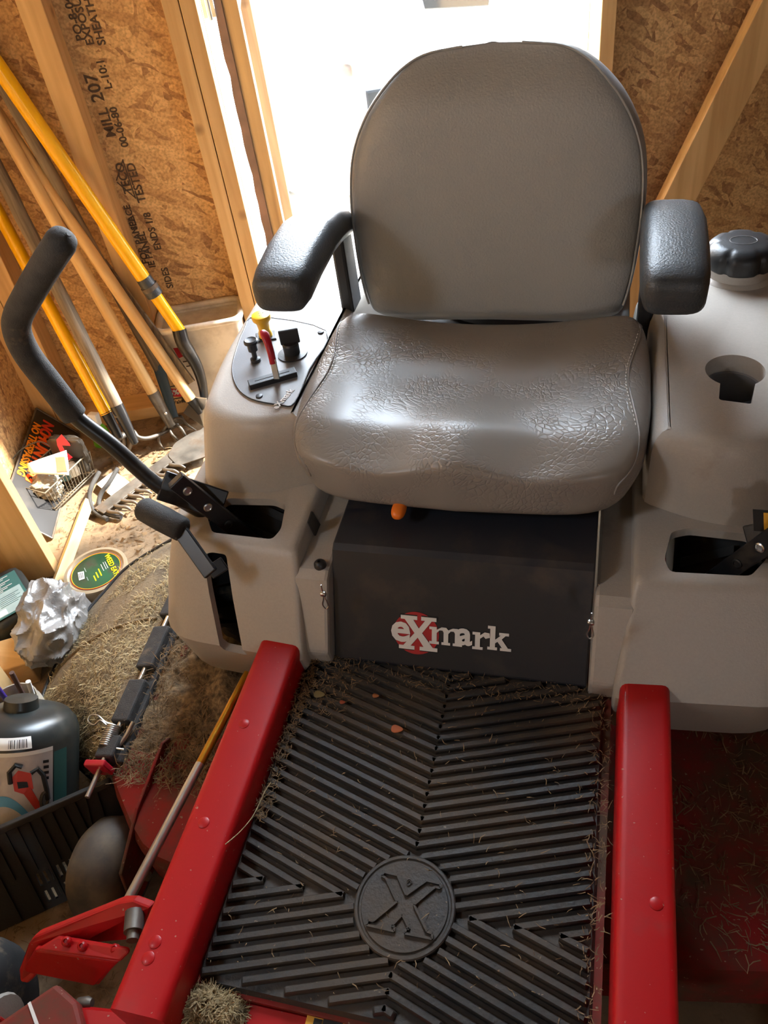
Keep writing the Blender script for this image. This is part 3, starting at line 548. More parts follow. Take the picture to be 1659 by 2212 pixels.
ob('seat_pan', G().superbox((SXC, 1.10, .540), (.215, .175, .028), 7, 8), 'black_plastic', MW, smooth=50)
cu = ob('seat_cushion', G().superbox((SXC, 1.084, .586), (.277, .201, .063), 7.0, 36, cush), None or mat('vinyl', S((134, 127, 120)), 0.36, var=(9, 0.10), bump=(60, 0.0)), MW, smooth=180)
# vinyl: fine creases
vm = MATS['vinyl']; N = vm.node_tree.nodes; L = vm.node_tree.links; b = N['Principled BSDF']
for l in list(b.inputs['Normal'].links): L.remove(l)
tcv = N.new('ShaderNodeTexCoord'); nz = N.new('ShaderNodeTexNoise'); nz.inputs['Scale'].default_value = 6; L.new(tcv.outputs['Object'], nz.inputs[0])
av = N.new('ShaderNodeVectorMath'); av.operation = 'MULTIPLY_ADD'; av.inputs[1].default_value = (.11, .11, .11); L.new(nz.outputs[1], av.inputs[0]); L.new(tcv.outputs['Object'], av.inputs[2])
vo = N.new('ShaderNodeTexVoronoi'); vo.feature = 'DISTANCE_TO_EDGE'; vo.inputs['Scale'].default_value = 115; L.new(av.outputs[0], vo.inputs[0])
rv = N.new('ShaderNodeValToRGB'); rv.color_ramp.elements[1].position = .16; L.new(vo.outputs['Distance'], rv.inputs[0])
mk = N.new('ShaderNodeTexNoise'); mk.inputs['Scale'].default_value = 11; L.new(tcv.outputs['Object'], mk.inputs[0]); mr = N.new('ShaderNodeValToRGB'); mr.color_ramp.elements[0].position = .42; mr.color_ramp.elements[1].position = .60; L.new(mk.outputs[0], mr.inputs[0])
ms = N.new('ShaderNodeMath'); ms.operation = 'MULTIPLY'; ms.inputs[1].default_value = .30; L.new(mr.outputs[0], ms.inputs[0])
bp = N.new('ShaderNodeBump'); bp.inputs['Distance'].default_value = .0022; L.new(ms.outputs[0], bp.inputs['Strength']); L.new(rv.outputs[0], bp.inputs['Height']); L.new(bp.outputs[0], b.inputs['Normal'])
# seams running over the cushion near both sides
for sx in (-1, 1):
    pts = []
    for k in range(40):
        t = -1 + 2 * k / 39; q = V((sx * .93, math.sin(t * 1.75), math.cos(t * 1.75))); e = 7.0; r = (abs(q.x) ** e + abs(q.y) ** e + abs(q.z) ** e) ** (1 / e); q = V(cush(q / r)) ; q = V((SXC + q.x * .277, 1.084 + q.y * .201, .586 + q.z * .063)); pts.append(q)
    sm = ob('seam', G().tube(pts, .0016, 6), 'vinyl', cu, smooth=60)
    g = G(); cr = crom(pts, 4)
    for k in range(0, len(cr) - 1, 2):
        a = cr[k]; b_ = cr[k + 1]; off = V((-sx * .004, 0, .0008)); g.bar(a + off, b_ + off, .0012, .0010)
    st = ob('stitching', g, 'white_print', cu); st['kind'] = 'stuff'
# backrest: outline read off the photo, leaning back
OUT = [(.00, .195), (.015, .224), (.04, .236), (.10, .247), (.20, .253), (.27, .249), (.32, .237), (.365, .214), (.40, .186), (.43, .152), (.449, .112), (.456, .06), (.459, .012)]
def back_pt(u, h, side): return None
g = G(); rings = []; nS = 40; DEP = .052
hs = []
hs = [(p.x, max(.004, p.y)) for p in crom([V((a, b, 0)) for a, b in OUT], 4)]
for h, w in hs:
    th = DEP * (1 - .75 * sstep((h - .34) / .12) ** 2) * (1 - .5 * sstep((.03 - h) / .03)); yc = 1.345 + .17 * h; zc = .600 + h * .955; ring = []
    for k in range(nS):
        a = 2 * math.pi * k / nS; cx_, sy_ = math.cos(a), math.sin(a); px_ = math.copysign(abs(cx_) ** (2 / 4.2), cx_); py_ = math.copysign(abs(sy_) ** (2 / 3.0), sy_)
        front = .014 * (1 - (px_) ** 2) if py_ < 0 else 0
        ring.append(V((SXC + px_ * w, yc + py_ * th + front, zc)))
    rings.append(ring)
bk = ob('seat_back', g.loft(rings), mat('vinyl_back', S((150, 149, 146)), 0.5, bump=(300, 0.25), var=(5, .05)), MW, smooth=60)
for sx in (-1, 1):
    pts = [V((SXC + sx * w * .975, 1.345 + .17 * h - DEP * .62 * (1 - .75 * sstep((h - .34) / .12) ** 2), .600 + h * .955)) for h, w in hs[8:-3]]
    ob('piping', G().tube(pts, .0022, 6), 'vinyl_back', bk, smooth=60)
ob('back_shell', G().superbox((SXC, 1.425, .78), (.20, .05, .18), 4, 10), 'black_plastic', MW, smooth=60)
for s in (-1, 1):
    # arm pad: swept rounded section
    x0 = SXC + s * .290; g = G(); rings = []
    for y, z, w, h in ((1.050, .797, .022, .014), (1.053, .798, .036, .024), (1.062, .799, .042, .0305), (1.09, .802, .046, .034), (1.15, .810, .047, .034), (1.23, .812, .047, .033), (1.30, .800, .045, .031), (1.355, .782, .041, .027), (1.375, .775, .028, .016)):
        rings.append([V((x0 + math.copysign(abs(math.cos(a)) ** .5, math.cos(a)) * w + (.0), y, z + math.copysign(abs(math.sin(a)) ** .6, math.sin(a)) * h)) for a in [2 * math.pi * k / 28 for k in range(28)]])
    ar = ob('armrest', g.loft(rings), 'arm_plastic', MW, smooth=70)
    ob('arm_bracket', G().box(x0 - .012 - s * .022, x0 + .012 - s * .022, 1.30, 1.36, .56, .80), 'black_plastic', MW, bevel=.005)
# ---- steering levers
def lever(s):
    def q(px, py, y): p = PY(px, py, y); return p if s < 0 else V((2 * XC - p.x, p.y, p.z))
    e = thing
    a = q(520, 1150, .872); b = q(378, 1036, .842)
    ax = (b - a).normalized(); up = V((-.35 * s, -.75, .55))
    br = ob('lever_bar', G().bar(a - ax * .08, b, .030, .016, up), 'black_metal', MW, bevel=.002)
    for t in (.16, .46, .78):
        c = b + (a - b) * t; u = ax.cross(up).normalized().cross(ax).normalized()
        ob('lever_bolt', G().lathe([(.0075, 0), (.0075, .002), (.0055, .003), (.0045, .0015), (.0005, .0015)], c + u * .008, u, 14), 'bright_steel' if t < .7 else 'ink', br, smooth=40)
    cl = ob('lever_clamp', G().bar(q(470, 1098, .862) + V((0, .02, -.012)), q(338, 1050, .846) + V((0, .012, -.008)), .050, .008, up), 'black_metal', MW, bevel=.002)
    path = [q(455, 1115, .872), q(400, 1085, .866), q(330, 1040, .860), q(240, 960, .856), q(160, 897, .853), q(110, 832, .850), q(62, 770, .848), q(38, 720, .846), q(38, 685, .845), q(60, 640, .844), q(95, 580, .842), q(132, 522, .840)]
    ob('lever_tube', G().tube(crom(path[:6], 5), .0128, 16), 'black_metal', MW, smooth=60)
    gp = crom(path[4:], 6); d = (gp[-1] - gp[-2]).normalized(); R0 = .0195
    rr = [R0] * len(gp); gp2 = gp + [gp[-1] + d * .008, gp[-1] + d * .013, gp[-1] + d * .0165]; rr += [R0 * .9, R0 * .62, R0 * .15]
    gr_ = ob('lever_grip', G().tube(gp2, rr, 20), 'foam', MW, smooth=60); gr_['label'] = 'black foam sleeve on the steering lever'
    ob('grip_vent', G().lathe([(.0035, 0), (.003, .001), (.0005, .001)], gp2[-1] - d * .002 + V((.004, 0, 0)), d, 10), 'ink', gr_)
lever(-1); lever(1)
# mower's parking brake lever
q = lambda px, py, y: PY(px, py, y)
g0, g1 = q(312, 1100, .80), q(392, 1143, .775); d = (g1 - g0)
bl = ob('brake_lever', G().bar(q(385, 1140, .777), q(456, 1240, .730), .024, .008, (.2, -.8, .5)).bar(q(452, 1238, .732), q(486, 1216, .75), .022, .008, (.2, -.8, .5)), 'black_metal', MW, bevel=.002)
ob('brake_grip', G().tube([g0 - d * .10, g0 - d * .07, g0, g0 + d * .5, g1, g1 + d * .06], [.008, .0165, .0195, .0205, .0195, .014], 18), 'foam', bl, smooth=70)
# ---- drive wheels
for s in (-1, 1):
    c = V((X(.405, s), 1.10, .255)); w = .085
    tr = ob('drive_tire', G().lathe([(.10, -w * .8), (.20, -w), (.235, -w * .95), (.248, -w * .7), (.252, 0), (.248, w * .7), (.235, w * .95), (.20, w), (.10, w * .8)], c, (1, 0, 0), 56), 'rubber', MW, smooth=50)
    g = G()
    for k in range(36):
        a = 2 * math.pi * k / 36
        for sd in (-1, 1):
            a2 = a + (.087 if sd > 0 else 0)
            def P_(u, aa, r): return c + V((u, math.cos(aa) * r, math.sin(aa) * r))
            r0, r1 = .245, .262
            vs = []
            for (u, da) in ((sd * .006, 0), (sd * w * .92, .10), (sd * w * .92, .155), (sd * .006, .055)):
                vs += [P_(u, a2 + da, r0 - abs(u) * .06), P_(u, a2 + da, r1 - abs(u) * .10)]
            g.add(vs, [(1, 3, 5, 7), (0, 1, 7, 6), (0, 2, 3, 1), (2, 4, 5, 3), (4, 6, 7, 5)])
    lugs = ob('tread', g, 'rubber', tr); lugs['kind'] = 'stuff'
    ob('wheel_rim', G().lathe([(.001, -.05), (.09, -.05), (.115, -w * .82), (.10, -.02), (.10, .02), (.115, w * .82), (.09, .05), (.001, .05)], c, (1, 0, 0), 40), 'white_print', tr, smooth=40)
# ---- engine behind the seat
ob('engine_base', G().superbox((XC, 1.66, .42), (.24, .22, .10), 6, 8), 'black_metal', MW, smooth=50)
eh = ob('engine_cover', G().lathe([(.20, 0), (.20, .10), (.18, .14), (.13, .165), (.12, .15), (.001, .15)], (XC, 1.64, .52), n=40), 'black_plastic', MW, smooth=40)
ob('rear_bumper', G().tube([(X(.44, -1), 1.55, .36), (X(.40, -1), 1.86, .36), (X(.30, -1), 1.90, .36), (X(.2, 1), 1.90, .36), (X(.22, 1), 1.86, .36), (X(.22, 1), 1.55, .36)], .02, 12), 'red_paint', MW, smooth=60)
# ---- mowing deck
DX0, DX1, DY0, DY1 = -.775, .47, .42, 1.06
plan = [(DX0, .56), (DX0 + .14, DY0 + .0), (DX0 + .40, DY0 - .02), (XC + .0, DY0 - .05), (DX1 - .35, DY0 - .02), (DX1 - .1, DY0 + .02), (DX1, .6), (DX1, .9), (DX1 - .15, DY1), (DX0 + .2, DY1), (DX0, .98)]
dk = ob('mowing_deck', G().loft([rpoly([V((XC + (x - XC) * f, .75 + (y - .75) * f, z)) for x, y in plan], .06, 3) for z, f in ((.075, 1.0), (.165, 1.0), (.185, .985), (.192, .95))]), 'red_dusty', MW, smooth=40); dk['label'] = 'dusty red mowing deck'
for cx_, cy_ in ((XC - .40, .95), (XC + .40, .95), (XC, .70)):
    ob('spindle_cover', G().lathe([(.13, 0), (.125, .03), (.10, .045), (.03, .05), (.02, .07), (.001, .07)], (cx_, cy_, .191), n=32), 'black_plastic', dk, smooth=40)
# discharge chute: rubber deflector hinged on the deck edge
hx0, hx1 = V((-.79, .945, .185)), V((-.765, .560, .185))
edge_px = [((398, 1152), .105), ((330, 1190), .085), ((270, 1230), .07), ((225, 1280), .06), ((186, 1325), .055), ((150, 1385), .05), ((118, 1445), .05), ((100, 1482), .05)]
outer = [PZ(*p, z) for p, z in edge_px] + [PZ(90, 1530, .045), PZ(120, 1590, .045), PZ(165, 1650, .05), PZ(235, 1712, .06)]
inner = [V((-.80, 1.10, .150)), V((-.80, 1.06, .165))] + [hx0 + (hx1 - hx0) * (k / 8) for k in range(9)] + [hx1 + V((.0, -.01, -.01))]
outer = crom(outer, 3); inner = crom(inner, 3); n_ = min(len(outer), len(inner))
def res(c, n):
    Ls = [0]
    for a, b in zip(c[:-1], c[1:]): Ls.append(Ls[-1] + (b - a).length)
    out = []
    for i in range(n):
        t = Ls[-1] * i / (n - 1); k = max(j for j in range(len(Ls)) if Ls[j] <= t + 1e-9); k = min(k, len(c) - 2); f = (t - Ls[k]) / max(1e-9, Ls[k + 1] - Ls[k]); out.append(c[k].lerp(c[k + 1], f))
    return out
outer, inner = res(outer, 40), res(inner, 40)
def chute_pt(u, v):
    i = v * 39; k = min(int(i), 38); f = i - k; a = inner[k].lerp(inner[k + 1], f); b = outer[k].lerp(outer[k + 1], f); p = a.lerp(b, u)
    p.z += .035 * math.sin(math.pi * min(1, u * 1.05)) ** .8 * math.sin(math.pi * (.12 + .8 * v)) + .0016 * math.sin(v * 90) * (0)
    return p
g = G(); top = [[chute_pt(i / 20, j / 39) for j in range(40)] for i in range(21)]
g.loft(top, False, False, closed=False); g.loft([[p - V((0, 0, .006)) for p in r] for r in top], False, False, closed=False)
rim = [top[0][j] for j in range(40)] + [top[i][39] for i in range(1, 21)] + [top[20][j] for j in range(38, -1, -1)] + [top[i][0] for i in range(19, 0, -1)]
g.loft([rim, [p - V((0, 0, .006)) for p in rim]], False, False)
ch = ob('discharge_chute', g, 'chute_rubber', MW, smooth=60); ch['label'] = 'black rubber discharge chute covered in dry grass clippings'
ob('chute_lip', G().tube([chute_pt(1, j / 60) + V((0, 0, .001)) for j in range(61)], .0045, 8), 'black_plastic', ch, smooth=60)
ob('chute_rib', G().tube([chute_pt(u / 20, .40 + .15 * u / 20) + V((0, 0, .001)) for u in range(2, 19)], .004, 8), 'chute_rubber', ch, smooth=60)
ob('chute_rib', G().tube([chute_pt(u / 20, .83) + V((0, 0, .001)) for u in range(2, 19)], .004, 8), 'chute_rubber', ch, smooth=60)
# hinge strip with notches, rod, clips and spring
hd = (hx1 - hx0).normalized(); hs_ = V((-1, 0, -.25)).normalized(); hu = V((-.25, 0, 1)).normalized()
hz = V((.004, 0, .018))
g = G()
for a, b in ((.0, .20), (.27, .52), (.59, .82), (.89, 1.0)):
    g.obox(hx0 + (hx1 - hx0) * ((a + b) / 2) + hz, hd * (hx1 - hx0).length * (b - a) / 2, hs_ * .019, hu * .011)
g.obox(hx0 + (hx1 - hx0) * .5 + hz + V((.010, 0, -.016)), hd * (hx1 - hx0).length * .5, hs_ * .022, hu * .012)
hb = ob('hinge_strip', g, 'foam', ch, bevel=.004)
ob('hinge_rod', G().tube([hx0 - hd * .05 + hz + V((0, 0, .004)), hx1 + hd * .07 + hz + V((0, 0, .004))], .0042, 10), 'silver_rod', ch, smooth=60)
for t in (-.05, 1.04):
    p = hx0 + (hx1 - hx0) * t + hz; ob('hinge_clip', G().obox(p + V((-.004, 0, .002)), hd * .006, hs_ * .022, hu * .016), 'red_plastic', MW, bevel=.003)
ob('chute_hook', G().tube(crom([PZ(398, 1255, .20), PZ(380, 1265, .205), PZ(372, 1282, .205), PZ(376, 1305, .20)], 5), .005, 8), 'black_metal', MW, smooth=60)
s0, s1 = PZ(246, 1566, .215), PZ(228, 1612, .205); sd = (s1 - s0); su = sd.normalized().orthogonal().normalized(); sw = sd.normalized().cross(su)
ob('chute_spring', G().tube([s0 + sd * (k / 110) + (su * math.cos(k * .63) + sw * math.sin(k * .63)) * .0105 for k in range(111)], .0016, 6), 'steel', MW, smooth=60)
ob('spring_hook', G().tube(crom([s0, PZ(228, 1560, .22), PZ(212, 1546, .222), PZ(196, 1545, .22), PZ(190, 1558, .22), PZ(203, 1566, .22), PZ(216, 1556, .222), PZ(230, 1566, .22)], 5), .0016, 6), 'steel', MW, smooth=60)
ob('spring_pin', G().tube(crom([PZ(288, 1560, .215), PZ(272, 1590, .21), PZ(253, 1615, .205), PZ(240, 1624, .2), PZ(228, 1617, .2)], 5), [.004] * 21, 8), 'steel', MW, smooth=60)
ob('cotter_pin', G().tube([PZ(240, 1615, .215), PZ(267, 1619, .21)], .0016, 6), 'steel', MW)
# anti-scalp wheel and its red bracket plate
wc = PZ(243, 1872, .105); wc = V((-.728, .43, .085))
aw = ob('gauge_wheel', G().lathe([(.015, -.04), (.045, -.046), (.066, -.042), (.080, -.028), (.085, 0), (.080, .028), (.066, .042), (.045, .046), (.015, .04)], wc, (1, 0, 0), 40), mat('grey_rubber', (.075, .066, .056), .6, var=(12, .3), dirt=(DUST, 10, .5, .8)), MW, smooth=60)
pb = [PX(a, b, -.672) for a, b in ((368, 1630), (377, 1640), (318, 1712), (296, 1760), (288, 1880), (276, 1900), (278, 1790), (292, 1720))]
pb = [V((-.672, y, z)) for y, z in ((.62, .20), (.60, .215), (.53, .205), (.49, .20), (.40, .16), (.385, .09), (.40, .065), (.46, .06), (.55, .12), (.60, .16))]
ob('wheel_bracket', G().prism(pb, (.006, 0, 0)), 'red_dusty', MW, bevel=.002); ob('wheel_axle', G().tube([wc + V((-.05, 0, 0)), wc + V((.07, 0, 0))], .008, 10), 'steel', MW, smooth=60)
# lift rod and foot pedal
r0, r1 = PZ(535, 1455, .290), PZ(268, 1962, .300); mid = r0.lerp(r1, .45)
ob('lift_rod', G().tube([r0, r0.lerp(r1, .44)], .0072, 12), 'gold_steel', MW, smooth=60); ob('lift_rod', G().tube([r0.lerp(r1, .44), r1], .0074, 12), 'silver_rod', MW, smooth=60)
arm = [PY(a, b, .30) for a, b in ((322, 1975), (300, 1962), (276, 1946), (255, 1942))]
A = [PZ(*p) for p in ((322, 1962, .335), (285, 1948, .335), (258, 1948, .33), (72, 2022, .30), (60, 2040, .295), (40, 2095, .262), (42, 2122, .25), (60, 2126, .25), (95, 2085, .262), (180, 2040, .275), (300, 2030, .285))]
ob('pedal_arm', G().prism([p for p in A], (.004, .012, -.004)), 'red_paint', MW, bevel=.003)
pt = [PZ(*p) for p in ((125, 2022, .305), (275, 2048, .318), (278, 2058, .318), (258, 2078, .312), (75, 2052, .298))]; pf = [PZ(*p) for p in ((75, 2052, .298), (258, 2078, .312), (236, 2100, .290), (212, 2130, .262), (205, 2126, .260), (45, 2100, .258))]
pd = ob('foot_pedal', G().prism(pt, (0, .004, -.006)).prism(pf, (0, .008, -.002)), 'red_paint', MW, bevel=.003)
for px, py in ((142, 2032), (176, 2042), (247, 2048)): ob('pedal_stud', G().lathe([(.0065, -.002), (.006, .003), (.003, .0045), (.0025, .002), (.0005, .002)], PZ(px, py, .314) - V((0, 0, .003)), (0, -.15, 1), 12), 'red_paint', pd, smooth=60)
pb_ = PZ(292, 1985, .325); ob('pivot_bolt', G().tube([pb_ + V((-.004, .008, 0)), pb_ + V((.006, -.016, .002))], [.013, .0125], 14).tube([pb_ + V((.006, -.016, .002)), pb_ + V((.010, -.026, .003))], .008, 10), 'dull_steel', MW, smooth=40)
# ------------------------------------------------------------------ garden tools leaning in the corner
def W(p): return RM @ V(p)
def rod(name, a, b, r0, m, parent, r1=None, n=16, rough=0.0, seed=0):
    a, b = V(a), V(b); L_ = (b - a).length; R = random.Random(seed); k = 14
    g = G().tube([(R.uniform(-1, 1) * rough, R.uniform(-1, 1) * rough, L_ * i / k) for i in range(k + 1)], [r0 + ((r1 or r0) - r0) * i / k for i in range(k + 1)], n)
    o = ob(name, g, m, parent, smooth=60); z = (b - a).normalized(); x = z.orthogonal().normalized(); o.matrix_basis = frame(a, x, z.cross(x)); return o
def tool(name, label, top, low, zl, ext_y, off=.02):
    """handle line: low = pixel at a known height near the floor, top = pixel where it meets the wall bay; runs on up to the sheathing"""
    T = W(PW(*top, off)); B = PZ(*low, zl); d = (T - B).normalized(); yT = (RM.inverted() @ T).y; yB = (RM.inverted() @ B).y
    e = T + d * ((ext_y - yT) / max(.02, (yT - yB)) * (T - B).length) if yT > yB else T
    if (e - T).length > .5: e = T + d * .5
    return B, e, d
GT = 'garden tools leaning in the shed corner'
# bow rake with weathered handle
B, E_, d = tool('', '', (0, 375), (262, 897), .16, .06)
base = PZ(285, 960, 0); bow = thing('bow_rake', base, 'bow rake with thick weathered grey wooden handle leaning in the corner', 'rake', GT)
rod('handle', B, E_, .0175, 'grey_wood', bow, rough=.0008, seed=1); fe = B - d * .085
ob('ferrule', G().tube([B + d * .03, B, fe + d * .02, fe], [.0185, .0175, .0125, .010], 16), 'black_metal', bow, smooth=60)
for path in ([(288, 932, .085), (298, 944, .07), (318, 947, .055), (345, 938, .04), (383, 917, .02)], [(283, 934, .085), (284, 952, .06), (277, 972, .03), (258, 986, .012)]):
    ob('bow_arm', G().tube(crom([fe] + [PZ(*p) for p in path], 5), .0062, 10), 'dull_steel', bow, smooth=60)
# yellow fork
B, E_, d = tool('', '', (0, 465), (230, 893), .16, .05)
fk = thing('garden_fork', PZ(265, 985, 0), 'garden fork with scuffed yellow fibreglass handle beside the bow rake', 'garden fork', GT)
rod('handle', B, E_, .0165, 'yellow_fibre', fk); fe = B - d * .075
ob('ferrule', G().tube([B + d * .004, B - d * .002, fe], [.0172, .0150, .011], 16), 'black_metal', fk, smooth=60)
for k, (dx_, dy_) in enumerate(((0, 0), (14, -4), (-12, 2))):
    ob('tine', G().tube(crom([fe, PZ(266 + dx_, 940 + dy_, .075), PZ(268 + dx_, 962 + dy_, .045), PZ(256 + dx_ * 1.2, 983 + dy_, .008)], 5), [.008] * 11 + [.007, .006, .005, .004, .003], 10), 'dull_steel', fk, smooth=60)
# cultivator, honey wood handle
B, E_, d = tool('', '', (0, 265), (334, 855), .15, .06)
cv = thing('hand_cultivator', PZ(375, 945, 0), 'four-prong cultivator with honey-coloured wooden handle standing on its bent tines', 'cultivator', GT)
rod('handle', B, E_, .0160, 'handle_wood', cv); fe = B - d * .10
ob('ferrule', G().tube([B + d * .012, B, fe], [.0175, .0175, .0135], 16), 'dull_steel', cv, smooth=60)
ob('rivet', G().superbox(PZ(358, 893, .15), (.004, .004, .004), 2, 4), 'bright_steel', cv, smooth=60)
for pts in ([(378, 905, .06), (392, 905, .055), (405, 918, .035), (424, 930, .01)], [(374, 918, .05), (388, 922, .05), (398, 937, .03), (404, 948, .006)], [(366, 925, .05), (371, 938, .04), (381, 948, .02), (390, 955, .004)], [(350, 932, .04), (343, 940, .04), (344, 956, .02), (354, 970, .004)]):
    ob('tine', G().tube(crom([fe + d * .01] + [PZ(*p) for p in pts], 5), [.0045] * 16 + [.004, .0035, .003, .002, .0015], 8), 'dull_steel', cv, smooth=60)
# edging tool, pale handle and bright blade
B, E_, d = tool('', '', (62, 345), (412, 862), .115, .05)
ed = thing('edging_tool', PZ(425, 920, 0), 'pale wooden handled edger with bright steel blade between cultivator and mower', 'garden tool', GT)
rod('handle', B, E_, .0160, 'handle_wood', ed)
bl_ = [PZ(*p) for p in ((418, 858, .12), (446, 862, .115), (452, 900, .03), (440, 922, .006), (396, 893, .05))]
ob('blade', G().prism(bl_, (.0, .003, .002)), 'bright_steel', ed, bevel=.001); ob('socket', G().tube([B + d * .0, B - d * .05], [.0145, .008], 14), 'black_metal', ed, smooth=60)
# spade behind, grey handle and blue-taped socket
B, E_, d = tool('', '', (42, 250), (345, 800), .185, .05, .03)
sp = thing('spade', PZ(376, 905, 0), 'narrow spade with cracked grey handle and blue tape on the socket', 'spade', GT)
rod('handle', B, E_, .0150, 'grey_wood', sp, rough=.0006, seed=4); mat('blue_tape', S((52, 74, 92)), .5)
fe = PZ(378, 905, .03); ob('socket', G().tube([B + (fe - B).normalized() * -.02, B, B.lerp(fe, .45), fe], [.0155, .0165, .0150, .012], 14), 'blue_tape', sp, smooth=60)
ob('blade', G().prism([PZ(*p) for p in ((366, 900, .03), (392, 898, .03), (402, 915, .004), (372, 920, .004))], (0, .003, .003)), 'dull_steel', sp, bevel=.001)
# telescopic yellow pole with black gooseneck
T = W(PW(0, 150, -.025))
hp_ = thing('pole_hoe', PZ(440, 900, 0), 'long yellow telescopic pole hoe with black collar and gooseneck socket', 'hoe', GT)
B2 = W(PW(315, 608, -.055)); d = (T - B2).normalized(); low = B2 - d * .165; 
rod('pole', B2, T + d * .12, .0188, 'yellow_fibre', hp_, n=24); rod('inner_pole', low, B2, .0165, 'yellow_fibre', hp_, n=24)
ob('collar', G().tube([B2 + d * .012, B2 + d * .010, B2 - d * .020, B2 - d * .024, B2 - d * .042, B2 - d * .044], [.0195, .0205, .0205, .0225, .0225, .018], 24), 'arm_plastic', hp_, smooth=40)
ob('collar_band', G().tube([B2 - d * .012, B2 - d * .024], .0232, 24), 'dull_steel', hp_, smooth=40)
s1 = PZ(372, 695, .305); ob('gooseneck', G().tube(crom([low + d * .01, W(PW(396, 742, -.075)), W(PW(422, 785, -.08)), W(PW(436, 825, -.085)), W(PW(442, 870, -.09)), W(PW(440, 900, -.10))], 5), [.0195] * 8 + [.018 - .0006 * k for k in range(18)], 16), 'black_metal', hp_, smooth=60)
# thin grey batten
bt = thing('batten', PZ(418, 835, .0), 'thin weathered grey batten leaning behind the pale edger handle', 'batten', GT)
a = PZ(414, 826, .16); b = W(PW(262, 620, -.015)); ob('strip', G().bar(a, b + (b - a) * .25, .022, .008, (0, -1, .4)), 'grey_wood', bt)
# ------------------------------------------------------------------ white tub against the back wall
mat('tub_white', S((232, 222, 206)), .5, dirt=(S((150, 128, 98)), 6, .45, .8)); mat('print_red', S((196, 26, 40)), .5)
tb = thing('plastic_tub', W((.30, .03, .038)), 'dirty white plastic tub with red printed labels behind the garden tools', 'tub')
def ring(x0, x1, y0, y1, z, r=.03): return [W(p) for p in rpoly([V((x0, y0, z)), V((x1, y0, z)), V((x1, y1, z)), V((x0, y1, z))], r, 4)]
ob('tub_body', G().loft([ring(.190, .405, -.030, .080, .040), ring(.186, .410, -.036, .084, .055), ring(.180, .415, -.046, .086, .30), ring(.186, .409, -.040, .080, .30), ring(.186, .409, -.040, .080, .285)]), 'tub_white', tb, smooth=40)
ob('tub_rim', G().tube([W(p) for p in rpoly([V((.181, -.050, .302)), V((.414, -.050, .302)), V((.414, .080, .302)), V((.181, .080, .302))], .03, 4)], .009, 8, loop=True), 'tub_white', tb, smooth=60)
TP = V(W((0, -.1215, 0))); TNl = RN
def tubp(px, py): return PP(px, py, W((0, -.0435, 0)), RN)
def tlabel(q, m): ob('print', G().prism([tubp(*p) for p in q], -RN * .0006), m, tb)
tlabel(((362, 838), (394, 842), (392, 857), (365, 856)), 'print_red'); tlabel(((374, 752), (392, 750), (400, 768), (386, 774)), 'print_red')
fr = lambda px, py: frame(tubp(px, py) - RN * .0012, RU, (0, 0, 1))
text('5%', .024, fr(376, 848), 'white_print', tb, 'print', .0007); text('Walmart', .017, fr(390, 867), 'ink', tb, 'print', .0003)
for px, py, w_ in ((385, 860, .014), (374, 834, .010), (404, 780, .012), (410, 790, .010)): ob('print', G().obox(tubp(px, py) - RN * .0008, RU * w_, RN * .0003, V((0, 0, .0018))), 'label_pale' if 0 else 'stamp_ink', tb)
# ------------------------------------------------------------------ warning sign leaning on the left wall
mat('sign_black', (.012, .011, .011), .45, dirt=((.06, .05, .04), 8, .55, .9)); mat('sign_orange', S((250, 96, 12)), .45); mat('sign_yellow', S((255, 150, 10)), .45); mat('sign_red', S((214, 44, 26)), .45)
P0 = W((-.150, 0, 0)); P1 = W((-.245, 0, .125)); sdir = (P1 - P0).normalized(); sn = RN.cross(sdir).normalized()
if sn.dot(RU) < 0: sn = -sn
def sp_(px, py): return PP(px, py, P0 + sn * .002, sn)
T = sp_(78, 882); e1 = (sp_(20, 1010) - T).normalized(); e1 = (-RN + sdir * e1.dot(sdir) * .0).normalized(); e2 = -sdir
sg = thing('warning_sign', P0 - RN * .2, 'black warning sign with orange lettering leaning on the left wall', 'sign')
h_ = (T - P0).dot(sdir) - .004; c_ = [T, T + e1 * .46, T + e1 * .46 + e2 * h_, T + e2 * h_]
ob('sign_board', G().prism(c_, -sn * .003), 'sign_black', sg)
for a, b in ((0, 1), (1, 2), (2, 3), (3, 0)): ob('sign_edge', G().tube([c_[a] + sn * .001, c_[b] + sn * .001], .0028, 6), 'dull_steel', sg)
fx = e1; fy = -e2
def stxt(s, px, py, size, m, b=.0012): text(s, size, frame(sp_(px, py) + sn * .0012, fx, sn.cross(fx)), m, sg, 'lettering', b, .0004, 'LEFT')
fy = sn.cross(fx); up_ = fy
stxt('NO TRESPASSING', 80, 915, .030, 'sign_yellow'); stxt('NO', 104, 912, .046, 'sign_red', .0018); stxt('HUNTING', 98, 938, .048, 'sign_orange', .0022)
